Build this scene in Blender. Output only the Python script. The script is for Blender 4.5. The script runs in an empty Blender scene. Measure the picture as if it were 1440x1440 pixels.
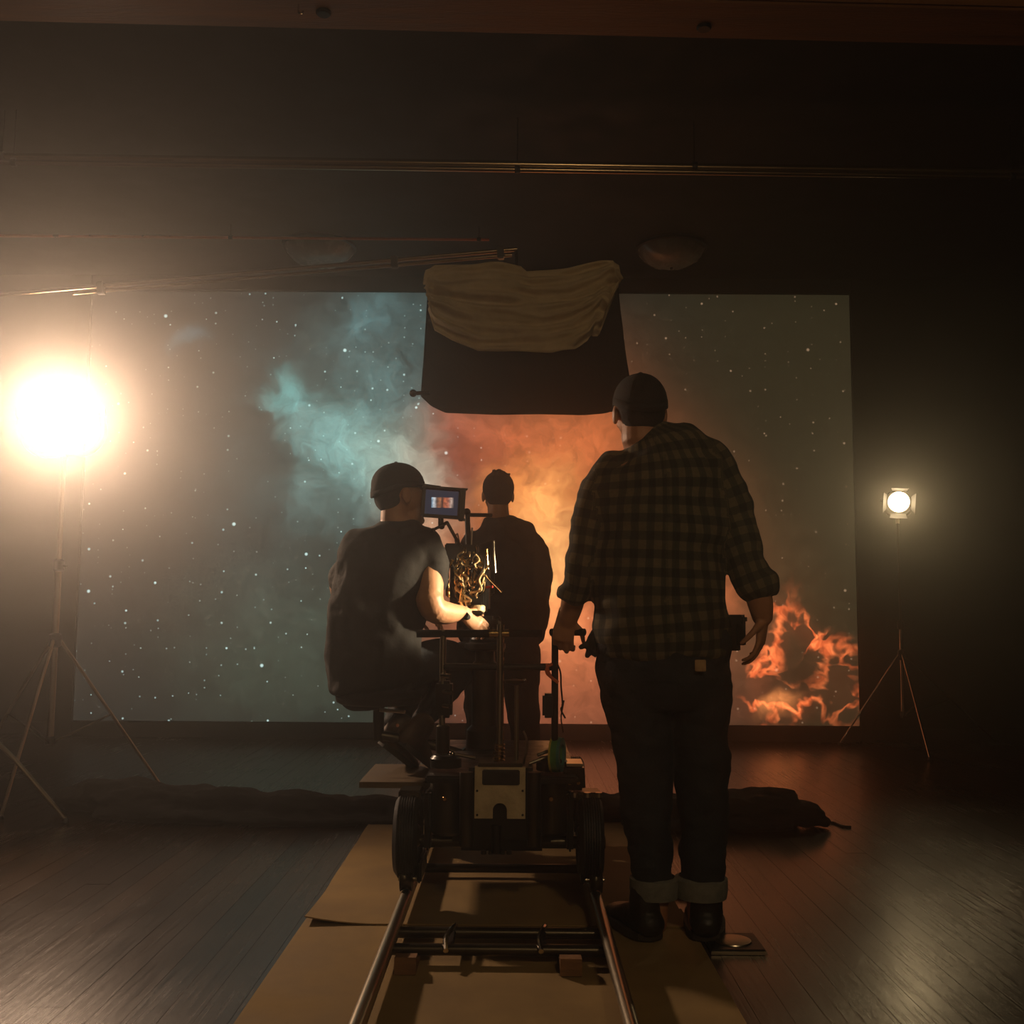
import bpy, bmesh, math, random
import numpy as np
from mathutils import Vector, Matrix, noise as mnoise

random.seed(7)
PI = math.pi
sc = bpy.context.scene
COL = sc.collection

# ------------------------------------------------------------------ camera, world, exposure
CAM_H, FOC = 1.05, 1440.0
cam_data = bpy.data.cameras.new('camera')
cam_data.sensor_width = 36.0
cam_data.lens = 36.0 * FOC / 1440.0
cam_data.clip_start = 0.05
cam = bpy.data.objects.new('camera', cam_data)
COL.objects.link(cam)
CAM_R = Matrix.Rotation(math.radians(0.24), 3, 'Z') @ Matrix.Rotation(PI / 2 + math.radians(5.43), 3, 'X') @ Matrix.Rotation(math.radians(0.4), 3, 'Z')
CAM_P = Vector((0, 0, CAM_H))
cam.matrix_world = Matrix.Translation(CAM_P) @ CAM_R.to_4x4()
sc.camera = cam

world = bpy.data.worlds.new('world')
sc.world = world
world.use_nodes = True
world.node_tree.nodes['Background'].inputs['Color'].default_value = (0.004, 0.004, 0.003, 1)
world.node_tree.nodes['Background'].inputs['Strength'].default_value = 1.0

sc.view_settings.view_transform = 'Standard'
sc.view_settings.look = 'None'
sc.view_settings.gamma = 1.0
sc.view_settings.use_curve_mapping = False
sc.view_settings.exposure = 0.0
sc.cycles.max_bounces = 5
sc.cycles.diffuse_bounces = 3
sc.cycles.glossy_bounces = 3
sc.cycles.volume_bounces = 0
sc.cycles.sample_clamp_indirect = 4.0
sc.cycles.use_denoising = True
sc.cycles.use_adaptive_sampling = True
sc.cycles.adaptive_threshold = 0.06

LEFT_LAMP_W = 215.0      # big film light on the left, facing the camera
RIGHT_LAMP_W = 12.0      # small film light on the right
KEY_LAMP_W = 125.0       # added spotlight, unseen behind the standing person
HAZE_DENSITY = 0.032
SCREEN_GAIN = 1.15
FILL_DOME_W = 95.0       # unseen fill lamp added behind the camera


def ray(px, py):
    return CAM_R @ Vector(((px - 720) / FOC, -(py - 720) / FOC, -1.0))


def P(px, py, d):
    r = ray(px, py)
    return CAM_P + r * (d / r.y)


def G(px, py, z=0.0):
    r = ray(px, py)
    return CAM_P + r * ((z - CAM_H) / r.z)


def S(d):          # metres per pixel at depth d
    return d / FOC


# ------------------------------------------------------------------ materials
def srgb(r, g, b):
    f = lambda c: (c / 255 / 12.92) if c / 255 <= 0.04045 else ((c / 255 + 0.055) / 1.055) ** 2.4
    return (f(r), f(g), f(b), 1.0)


class NT:
    """tiny node-tree helper"""
    def __init__(self, m):
        m.use_nodes = True
        self.t = m.node_tree
        self.t.nodes.clear()
        self.out = self.t.nodes.new('ShaderNodeOutputMaterial')

    def n(self, kind, **kw):
        nd = self.t.nodes.new(kind)
        for k, v in kw.items():
            setattr(nd, k, v)
        return nd

    def put(self, sock, v):
        if isinstance(v, bpy.types.NodeSocket):
            self.t.links.new(v, sock)
        elif v is not None:
            sock.default_value = v

    def math(self, op, a, b=None, c=None, clamp=False):
        nd = self.n('ShaderNodeMath', operation=op, use_clamp=clamp)
        for i, v in enumerate((a, b, c)):
            if v is not None:
                self.put(nd.inputs[i], v)
        return nd.outputs[0]

    def mix(self, fac, a, b, blend='MIX'):
        nd = self.n('ShaderNodeMix', data_type='RGBA', blend_type=blend)
        self.put(nd.inputs[0], fac)
        self.put(nd.inputs[6], a)
        self.put(nd.inputs[7], b)
        return nd.outputs[2]

    def noise(self, vec, scale, detail=4, rough=0.55, dist=0.0):
        nd = self.n('ShaderNodeTexNoise')
        self.put(nd.inputs['Vector'], vec)
        nd.inputs['Scale'].default_value = scale
        nd.inputs['Detail'].default_value = detail
        nd.inputs['Roughness'].default_value = rough
        nd.inputs['Distortion'].default_value = dist
        return nd.outputs['Fac'], nd.outputs['Color']

    def rng(self, v, a, b, c=0.0, d=1.0, interp='LINEAR'):
        nd = self.n('ShaderNodeMapRange', interpolation_type=interp)
        for i, x in enumerate((v, a, b, c, d)):
            self.put(nd.inputs[i], x)
        return nd.outputs[0]


MATS = {}


def pm(name, c1, c2=None, scale=12.0, rough=0.6, metal=0.0, bump=0.0, bscale=60.0, stretch=(1, 1, 1), rvar=0.1, sheen=0.0, emit=None):
    """procedural surface: two tones mixed by noise, roughness variation, fine bump"""
    if name in MATS:
        return MATS[name]
    m = bpy.data.materials.new(name)
    k = NT(m)
    b = k.n('ShaderNodeBsdfPrincipled')
    tc = k.n('ShaderNodeTexCoord')
    mp = k.n('ShaderNodeMapping')
    mp.inputs['Scale'].default_value = stretch
    k.put(mp.inputs['Vector'], tc.outputs['Object'])
    f, _ = k.noise(mp.outputs[0], scale)
    c2 = c2 or tuple(min(1, x * 1.5) for x in c1[:3]) + (1,)
    k.put(b.inputs['Base Color'], k.mix(k.rng(f, 0.35, 0.65), c1, c2))
    k.put(b.inputs['Roughness'], k.rng(f, 0.3, 0.7, max(0.02, rough - rvar), min(1, rough + rvar)))
    b.inputs['Metallic'].default_value = metal
    if sheen:
        b.inputs['Sheen Weight'].default_value = sheen
    if emit:
        b.inputs['Emission Color'].default_value = emit[0]
        b.inputs['Emission Strength'].default_value = emit[1]
    if bump:
        bf, _ = k.noise(mp.outputs[0], bscale, 3)
        bn = k.n('ShaderNodeBump')
        bn.inputs['Strength'].default_value = bump
        bn.inputs['Distance'].default_value = 0.01
        k.put(bn.inputs['Height'], bf)
        k.put(b.inputs['Normal'], bn.outputs[0])
    k.put(k.out.inputs['Surface'], b.outputs[0])
    MATS[name] = m
    return m


def m_emit(name, color, strength):
    m = bpy.data.materials.new(name)
    k = NT(m)
    e = k.n('ShaderNodeEmission')
    tc = k.n('ShaderNodeTexCoord')
    f, _ = k.noise(tc.outputs['Object'], 25.0, 2)
    k.put(e.inputs[0], k.mix(k.rng(f, 0.3, 0.7, 0, 0.15), color, (1, 1, 1, 1)))
    e.inputs[1].default_value = strength
    k.put(k.out.inputs['Surface'], e.outputs[0])
    return m


M_WALL = pm('dark wall paint', srgb(17, 24, 19), srgb(22, 30, 24), 3.0, 0.85, bump=0.1, bscale=90)
M_BACKWALL = pm('brown wall paint', srgb(92, 76, 56), srgb(106, 88, 64), 2.0, 0.8, bump=0.1)
M_CEIL = pm('dark ceiling boards', srgb(19, 26, 21), srgb(24, 31, 26), 5.0, 0.8, bump=0.15, bscale=30)
M_BEAM = pm('stained beam timber', srgb(96, 58, 30), srgb(128, 82, 44), 2.2, 0.55, bump=0.3, bscale=20, stretch=(0.6, 8, 8))
M_BLACKMETAL = pm('black painted metal', srgb(26, 25, 23), srgb(38, 36, 32), 20, 0.42, 0.55, bump=0.05)
M_DARKSTEEL = pm('dark worn steel', srgb(70, 64, 54), srgb(84, 76, 63), 8, 0.36, 0.85, rvar=0.05)
M_STEEL = pm('brushed steel', srgb(184, 172, 152), srgb(194, 182, 162), 6, 0.32, 1.0, rvar=0.0)
M_CHROME = pm('polished chrome', srgb(205, 196, 180), srgb(214, 206, 192), 6, 0.14, 1.0, rvar=0.02)
M_BRASS = pm('brassy cable metal', srgb(190, 150, 92), srgb(220, 186, 128), 40, 0.25, 1.0)
M_CABLE = pm('tan cable jacket', srgb(196, 168, 122), srgb(216, 190, 146), 40, 0.35)
M_PLATE = pm('scratched grey plate', srgb(186, 168, 132), srgb(212, 194, 156), 26, 0.5, 0.25, bump=0.2, bscale=80)
M_RUBBER = pm('black rubber', srgb(24, 23, 21), srgb(34, 32, 29), 30, 0.62, bump=0.2, bscale=80)
M_PLASTIC = pm('black plastic', srgb(20, 20, 20), srgb(30, 29, 28), 30, 0.38, bump=0.05)
M_FOAM = pm('black foam grip', srgb(18, 18, 17), srgb(26, 25, 23), 40, 0.9, bump=0.3, bscale=150)
M_DUVET = pm('black duvetyne cloth', srgb(20, 19, 17), srgb(27, 25, 22), 10, 0.95, bump=0.25, bscale=60)
M_MUSLIN = pm('unbleached muslin', srgb(196, 176, 138), srgb(214, 194, 156), 9, 0.9, bump=0.35, bscale=40)
M_CARD = pm('tan floor protection board', srgb(138, 112, 68), srgb(158, 130, 82), 4, 0.82, bump=0.12, bscale=30)
M_WOODBLK = pm('pine wedge wood', srgb(120, 84, 52), srgb(144, 104, 66), 9, 0.7, bump=0.2, stretch=(1, 6, 6))
M_STEPWOOD = pm('worn step board', srgb(84, 66, 44), srgb(104, 84, 58), 7, 0.6, bump=0.2, stretch=(1, 5, 5))
M_SKIN = pm('skin', srgb(196, 142, 106), srgb(212, 158, 120), 16, 0.5, bump=0.08, bscale=120)
M_SKIN2 = pm('skin tanned', srgb(178, 122, 88), srgb(194, 138, 102), 16, 0.5, bump=0.08, bscale=120)
M_HAIR = pm('dark brown hair', srgb(24, 18, 13), srgb(36, 27, 19), 60, 0.9, bump=0.6, bscale=90, stretch=(4, 4, 1))
M_EYE = pm('eye white', srgb(210, 205, 196), srgb(220, 214, 205), 20, 0.2)
M_JEANS = pm('dark indigo denim', srgb(28, 32, 38), srgb(38, 42, 48), 30, 0.85, bump=0.3, bscale=90)
M_JEANCUFF = pm('faded denim turn up', srgb(112, 112, 104), srgb(130, 128, 118), 40, 0.88, bump=0.3, bscale=120)
M_BLACKPANTS = pm('black trouser cloth', srgb(20, 19, 19), srgb(28, 27, 26), 30, 0.88, bump=0.25, bscale=80)
M_TEE = pm('charcoal cotton jersey', srgb(25, 23, 21), srgb(31, 28, 26), 20, 0.92, bump=0.25, bscale=40)
M_JACKET = pm('black jacket leather', srgb(13, 12, 12), srgb(20, 19, 18), 14, 0.72, bump=0.35, bscale=26)
M_CAP = pm('dark cap twill', srgb(28, 26, 24), srgb(35, 33, 30), 40, 0.95, bump=0.3, bscale=160)
M_BOOT = pm('black boot leather', srgb(24, 21, 18), srgb(36, 31, 26), 20, 0.5, bump=0.2)
M_SOLE = pm('dark rubber sole', srgb(44, 38, 31), srgb(56, 49, 40), 30, 0.7)
M_SHOE = pm('brown worn sneaker', srgb(78, 58, 44), srgb(98, 74, 56), 20, 0.6, bump=0.2)
M_PATCH = pm('tan leather patch', srgb(170, 132, 88), srgb(188, 150, 104), 50, 0.6)
M_GLASSDOME = pm('frosted white glass', srgb(120, 120, 110), srgb(132, 131, 120), 10, 0.25)
M_REDTUBE = pm('copper coloured conduit', srgb(190, 92, 50), srgb(208, 108, 62), 12, 0.35, 0.6)
M_PIPE = pm('galvanised pipe', srgb(172, 150, 118), srgb(184, 162, 128), 4, 0.24, 0.95, rvar=0.02)
M_GREEN = pm('green tape', srgb(64, 124, 62), srgb(84, 146, 78), 20, 0.5)
M_YELLOW = pm('yellow tape', srgb(186, 164, 56), srgb(206, 182, 74), 20, 0.5)
M_TEALT = pm('teal tape', srgb(40, 110, 104), srgb(56, 130, 122), 20, 0.5)
M_ORANGE = pm('orange ribbon', srgb(214, 98, 52), srgb(232, 120, 70), 20, 0.6)
M_REDP = pm('red plastic', srgb(170, 40, 30), srgb(190, 56, 42), 20, 0.4)
M_STUD = pm('reflective heel stud', srgb(226, 150, 120), srgb(240, 170, 140), 30, 0.3)


# ------------------------------------------------------------------ mesh helpers
def origin(o):
    v = Vector((0, 0, 0))
    while o is not None:
        v += o.location
        o = o.parent
    return v


def link_mesh(name, verts, faces, mat, parent=None, smooth=False, angle=None):
    off = origin(parent) if parent else Vector((0, 0, 0))
    me = bpy.data.meshes.new(name)
    me.from_pydata([tuple(Vector(v) - off) for v in verts], [], faces)
    me.update()
    bm = bmesh.new(); bm.from_mesh(me)
    bmesh.ops.recalc_face_normals(bm, faces=bm.faces)
    bm.to_mesh(me); bm.free()
    if smooth:
        me.polygons.foreach_set('use_smooth', [True] * len(me.polygons))
    if mat:
        me.materials.append(mat)
    o = bpy.data.objects.new(name, me)
    COL.objects.link(o)
    o.parent = parent
    if angle is not None:
        me.polygons.foreach_set('use_smooth', [True] * len(me.polygons))
        me.set_sharp_from_angle(angle=math.radians(angle))
    return o


def basis(t, side=(1, 0, 0)):
    t = Vector(t).normalized()
    s = Vector(side)
    s = s - t * s.dot(t)
    if s.length < 1e-3:
        s = Vector((0, 1, 0)); s = s - t * s.dot(t)
    s.normalize()
    return t, s, t.cross(s)


class MB:
    """collects shapes; build() makes them one mesh object"""
    def __init__(self):
        self.v, self.f = [], []

    def add(self, vs, fs):
        b = len(self.v)
        self.v += [Vector(x) for x in vs]
        self.f += [tuple(b + i for i in q) for q in fs]
        return self

    def box(self, c, s, rot=None, bev=0.0):
        bm = bmesh.new()
        bmesh.ops.create_cube(bm, size=1.0)
        for v in bm.verts:
            v.co = Vector((v.co.x * s[0], v.co.y * s[1], v.co.z * s[2]))
        if bev:
            bmesh.ops.bevel(bm, geom=list(bm.edges), offset=min(bev, min(s) * 0.45), segments=2, affect='EDGES')
        R = rot if rot is not None else Matrix.Identity(3)
        bm.verts.index_update()
        self.add([R @ v.co + Vector(c) for v in bm.verts], [[v.index for v in f.verts] for f in bm.faces])
        bm.free()
        return self

    def boxp(self, x0, x1, y0, y1, d0, d1, bev=0.004):
        """box whose rear face covers the photo rectangle x0..x1, y0..y1 at depth d0, reaching to depth d1"""
        a, b = P(x0, y1, d0), P(x1, y0, d0)
        return self.box(((a.x + b.x) / 2, (d0 + d1) / 2, (a.z + b.z) / 2), (abs(b.x - a.x), d1 - d0, abs(b.z - a.z)), bev=bev)

    def lathe(self, prof, c, axis=(0, 0, 1), n=24, close=True):
        """prof: list of (radius, height along axis)"""
        t, s, b = basis(axis)
        vs, fs = [], []
        for r, h in prof:
            for i in range(n):
                a = 2 * PI * i / n
                vs.append(Vector(c) + t * h + (s * math.cos(a) + b * math.sin(a)) * r)
        for j in range(len(prof) - 1):
            for i in range(n):
                fs.append((j * n + i, j * n + (i + 1) % n, (j + 1) * n + (i + 1) % n, (j + 1) * n + i))
        if close:
            fs.append(tuple(range(n)))
            fs.append(tuple((len(prof) - 1) * n + i for i in range(n)))
        return self.add(vs, fs)

    def rod(self, a, b, r, r2=None, n=14):
        a, b = Vector(a), Vector(b)
        return self.lathe([(r, 0), (r if r2 is None else r2, (b - a).length)], a, b - a, n)

    def tube(self, pts, r, n=8, k=4):
        pts = [Vector(p) for p in pts]
        return self.add(*loft([(p, r, r) for p in pts], n=n, k=k if len(pts) > 2 else 1, cap=False))

    def ball(self, c, r, n=14):
        rr = (r, r, r) if isinstance(r, (int, float)) else r
        vs, fs = ellipsoid(c, rr, n)
        return self.add(vs, fs)

    def prism(self, poly, c, ux, uy, depth):
        """polygon in the plane (ux, uy) at c, extruded along ux x uy"""
        ux, uy = Vector(ux).normalized(), Vector(uy).normalized()
        w = ux.cross(uy) * depth
        n = len(poly)
        vs = [Vector(c) + ux * x + uy * y for x, y in poly] + [Vector(c) + ux * x + uy * y + w for x, y in poly]
        fs = [tuple(range(n)), tuple(range(n, 2 * n))] + [(i, (i + 1) % n, n + (i + 1) % n, n + i) for i in range(n)]
        return self.add(vs, fs)

    def build(self, name, mat, parent=None, smooth=None, label=None):
        o = link_mesh(name, self.v, self.f, mat, parent, angle=35 if smooth is None else smooth)
        if label:
            o['label'] = label
        return o


def ellipsoid(c, r, n=16, R=None):
    vs, fs = [Vector((0, 0, 1))], []
    m = n // 2
    for j in range(1, m):
        a = PI * j / m
        for i in range(n):
            b = 2 * PI * i / n
            vs.append(Vector((math.sin(a) * math.cos(b), math.sin(a) * math.sin(b), math.cos(a))))
    vs.append(Vector((0, 0, -1)))
    for i in range(n):
        fs.append((0, 1 + i, 1 + (i + 1) % n))
        fs.append((len(vs) - 1, 1 + (m - 2) * n + (i + 1) % n, 1 + (m - 2) * n + i))
    for j in range(m - 2):
        for i in range(n):
            fs.append((1 + j * n + i, 1 + (j + 1) * n + i, 1 + (j + 1) * n + (i + 1) % n, 1 + j * n + (i + 1) % n))
    R = R or Matrix.Identity(3)
    return [Vector(c) + R @ Vector((v.x * r[0], v.y * r[1], v.z * r[2])) for v in vs], fs


def resample(pts, k):
    """Catmull-Rom through (pos, rx, ry)"""
    A = np.array([[*p[0], p[1], p[2]] for p in pts], float)
    if k <= 1 or len(A) < 3:
        return A
    E = np.vstack([2 * A[0] - A[1], A, 2 * A[-1] - A[-2]])
    out = []
    for i in range(1, len(E) - 2):
        p0, p1, p2, p3 = E[i - 1:i + 3]
        for j in range(k):
            t = j / k
            out.append(0.5 * (2 * p1 + (p2 - p0) * t + (2 * p0 - 5 * p1 + 4 * p2 - p3) * t * t + (3 * p1 - p0 - 3 * p2 + p3) * t ** 3))
    out.append(A[-1])
    out = np.array(out)
    out[:, 3:] = np.maximum(out[:, 3:], 0.002)
    return out


def loft(pts, side=(1, 0, 0), n=20, k=4, cap=True, ck=1.0):
    A = resample(pts, k)
    T = np.gradient(A[:, :3], axis=0)
    rings = []
    def ring(p, t, rx, ry):
        _, s, b = basis(t, side)
        rings.append([Vector(p) + s * (rx * math.cos(2 * PI * i / n)) + b * (ry * math.sin(2 * PI * i / n)) for i in range(n)])
    if cap:
        t = Vector(T[0]).normalized(); h = min(A[0, 3:]) * ck
        for a in (75, 50, 25):
            ring(Vector(A[0, :3]) - t * h * math.sin(math.radians(a)), t, A[0, 3] * math.cos(math.radians(a)), A[0, 4] * math.cos(math.radians(a)))
    for i in range(len(A)):
        ring(A[i, :3], T[i], A[i, 3], A[i, 4])
    if cap:
        t = Vector(T[-1]).normalized(); h = min(A[-1, 3:]) * ck
        for a in (25, 50, 75):
            ring(Vector(A[-1, :3]) + t * h * math.sin(math.radians(a)), t, A[-1, 3] * math.cos(math.radians(a)), A[-1, 4] * math.cos(math.radians(a)))
    vs = [v for r in rings for v in r]
    fs = [tuple(range(n))]
    for j in range(len(rings) - 1):
        for i in range(n):
            fs.append((j * n + i, j * n + (i + 1) % n, (j + 1) * n + (i + 1) % n, (j + 1) * n + i))
    fs.append(tuple((len(rings) - 1) * n + i for i in range(n)))
    return vs, fs


def fuse(name, shapes, voxel, mat, parent, smooth_it=4, wrinkle=None):
    """union of closed shapes into one continuous surface (voxel remesh, smoothing, optional soft cloth wrinkles)"""
    mb = MB()
    for vs, fs in shapes:
        mb.add(vs, fs)
    tmp = link_mesh(name + '_tmp', mb.v, mb.f, None)
    md = tmp.modifiers.new('r', 'REMESH'); md.mode = 'VOXEL'; md.voxel_size = voxel; md.adaptivity = 0.0
    sm = tmp.modifiers.new('s', 'SMOOTH'); sm.factor = 0.5; sm.iterations = smooth_it
    dg = bpy.context.evaluated_depsgraph_get()
    me = bpy.data.meshes.new_from_object(tmp.evaluated_get(dg))
    old = tmp.data
    bpy.data.objects.remove(tmp); bpy.data.meshes.remove(old)
    n = len(me.vertices)
    co = np.empty(n * 3); me.vertices.foreach_get('co', co); co = co.reshape(-1, 3)
    if wrinkle:
        nr = np.empty(n * 3); me.vertices.foreach_get('normal', nr); nr = nr.reshape(-1, 3)
        amp, sx, sy, sz = wrinkle
        d = np.array([mnoise.noise(Vector((c[0] * sx + 3.1, c[1] * sy, c[2] * sz))) + 0.5 * mnoise.noise(Vector((c[0] * sx * 2.1, c[1] * sy * 2.1 + 7, c[2] * sz * 2.3))) for c in co])
        d = np.sign(d) * np.abs(d) ** 0.8
        co = co + nr * (d * amp)[:, None]
    world_co = co.copy()
    off = np.array(origin(parent)) if parent else np.zeros(3)
    me.vertices.foreach_set('co', (co - off).ravel())
    me.polygons.foreach_set('use_smooth', [True] * len(me.polygons))
    me.materials.clear(); me.materials.append(mat)
    me.name = name
    me.update()
    o = bpy.data.objects.new(name, me)
    COL.objects.link(o); o.parent = parent
    return o, world_co


def tag(o, label=None, cat=None, group=None, kind=None):
    for k, v in (('label', label), ('category', cat), ('group', group), ('kind', kind)):
        if v:
            o[k] = v
    return o


def thing(name, loc, label, cat, group=None):
    o = bpy.data.objects.new(name, None)
    o.empty_display_size = 0.1
    COL.objects.link(o)
    o.location = loc
    return tag(o, label, cat, group)


def struct(o):
    o['kind'] = 'structure'
    return o


# ------------------------------------------------------------------ room shell
XL, XR, YB, YF, ZC = -4.7, 4.7, -3.4, 8.6, 3.9
W, D = XR - XL, YF - YB
cx, cy = (XL + XR) / 2, (YB + YF) / 2
struct(MB().box((cx, YF + 0.06, ZC / 2), (W + 0.24, 0.12, ZC)).build('wall_front', M_WALL))
struct(MB().box((cx, YB - 0.06, ZC / 2), (W + 0.24, 0.12, ZC)).build('wall_back', M_BACKWALL))
struct(MB().box((XL - 0.06, cy, ZC / 2), (0.12, D, ZC)).build('wall_left', M_WALL))
struct(MB().box((XR + 0.06, cy, ZC / 2), (0.12, D, ZC)).build('wall_right', M_WALL))
struct(MB().box((cx, cy, ZC + 0.06), (W + 0.24, D + 0.24, 0.12)).build('ceiling', M_CEIL))
struct(MB().box((cx, YF - 0.012, 0.05), (W, 0.024, 0.10), bev=0.006).build('baseboard_front', pm('dark baseboard', srgb(20, 19, 17), srgb(27, 25, 22), 6, 0.6)))

# floor: strip planks laid along the room, each its own piece on a sub-floor
def plank_material():
    m = bpy.data.materials.new('worn oak strip floor')
    k = NT(m)
    b = k.n('ShaderNodeBsdfPrincipled')
    tc = k.n('ShaderNodeTexCoord')
    geo = k.n('ShaderNodeNewGeometry')
    oi = k.n('ShaderNodeObjectInfo')
    mp = k.n('ShaderNodeMapping'); mp.inputs['Scale'].default_value = (26, 0.9, 1)
    k.put(mp.inputs['Vector'], geo.outputs['Position'])
    grain, _ = k.noise(mp.outputs[0], 1.6, 6, 0.65)
    mp2 = k.n('ShaderNodeMapping'); mp2.inputs['Scale'].default_value = (90, 2.2, 1)
    k.put(mp2.inputs['Vector'], geo.outputs['Position'])
    fine, _ = k.noise(mp2.outputs[0], 1.0, 4, 0.7)
    wear, _ = k.noise(geo.outputs['Position'], 1.3, 6, 0.62, 0.4)
    tone = k.math('ADD', k.math('MULTIPLY', oi.outputs['Random'], 0.45), k.math('MULTIPLY', grain, 0.75))
    c = k.mix(k.rng(tone, 0.2, 0.95), srgb(36, 24, 14), srgb(70, 48, 29))
    c = k.mix(k.rng(wear, 0.45, 0.75, 0.0, 0.4), c, srgb(80, 62, 42))
    k.put(b.inputs['Base Color'], c)
    r = k.math('ADD', k.math('MULTIPLY', fine, 0.18), k.math('MULTIPLY', wear, 0.16))
    k.put(b.inputs['Roughness'], k.math('ADD', r, 0.08))
    b.inputs['Coat Weight'].default_value = 0.5
    k.put(b.inputs['Coat Roughness'], k.math('ADD', k.math('MULTIPLY', r, 0.9), 0.10))
    bn = k.n('ShaderNodeBump'); bn.inputs['Strength'].default_value = 0.65; bn.inputs['Distance'].default_value = 0.004
    k.put(bn.inputs['Height'], k.math('ADD', fine, k.math('MULTIPLY', grain, 0.8)))
    k.put(b.inputs['Normal'], bn.outputs[0])
    k.put(k.out.inputs['Surface'], b.outputs[0])
    return m


M_PLANK = plank_material()
floor = struct(MB().box((cx, cy, -0.061), (W + 0.24, D + 0.24, 0.08)).build('floor', pm('dark sub floor', srgb(20, 15, 10), srgb(28, 21, 15), 8, 0.8)))
plank_meshes = {}
PW = 0.0904
rows = int(round(W / PW))
patterns = [(4.1, 7.9), (6.2, 5.8), (2.9, 5.1, 4.0), (7.4, 4.6), (4.8, 3.6, 3.6)]
for i in range(rows):
    y = YB
    for L in patterns[(i * 3 + i // 5) % 5]:
        if L not in plank_meshes:
            me = bpy.data.meshes.new('plank')
            bm = bmesh.new(); bmesh.ops.create_cube(bm, size=1.0)
            for v in bm.verts:
                v.co = Vector((v.co.x * (PW - (0.0011 if v.co.z > 0 else 0.0006)), v.co.y * (L - 0.0018), v.co.z * 0.02))
            bm.to_mesh(me); bm.free()
            me.materials.append(M_PLANK)
            plank_meshes[L] = me
        p = bpy.data.objects.new('plank', plank_meshes[L])
        p.parent = floor
        p.location = (XL + PW * (i + 0.5), y + L / 2, -0.010 + random.uniform(-0.0006, 0))
        COL.objects.link(p)
        y += L

# ceiling beam across the room
def rz(a):
    return Matrix.Rotation(math.radians(a), 3, 'Z')

bA = G(20, 32, 3.70); bB = G(1420, 66, 3.70)
ang = math.degrees(math.atan2(bB.y - bA.y, bB.x - bA.x))
ymid = bA.y + (0 - bA.x) * (bB.y - bA.y) / (bB.x - bA.x)
beam = struct(MB().box((0, ymid - 0.15, 3.80), (W - 0.06, 0.30, 0.198), rz(ang), 0.012).build('ceiling_beam', M_BEAM))
for (px, py) in ((990, 38), (455, 17)):
    q = G(px, py, 3.70)
    struct(MB().lathe([(0.028, 0), (0.034, 0.006), (0.034, 0.014)], (q.x, q.y, 3.687), n=16).build('beam_bolt', M_BLACKMETAL, beam))
q = G(420, 6, 3.70)
struct(MB().tube([(q.x, q.y, 3.70), (q.x, q.y, 3.665), (q.x + 0.015, q.y, 3.655), (q.x + 0.02, q.y, 3.67)], 0.004).build('beam_hook', M_CHROME, beam))



# ------------------------------------------------------------------ projection screen
SY = 8.40
tl, br = P(131, 409, SY), P(1209, 1021, SY)
sx0, sx1, sz0, sz1 = tl.x, br.x, br.z, tl.z


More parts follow.
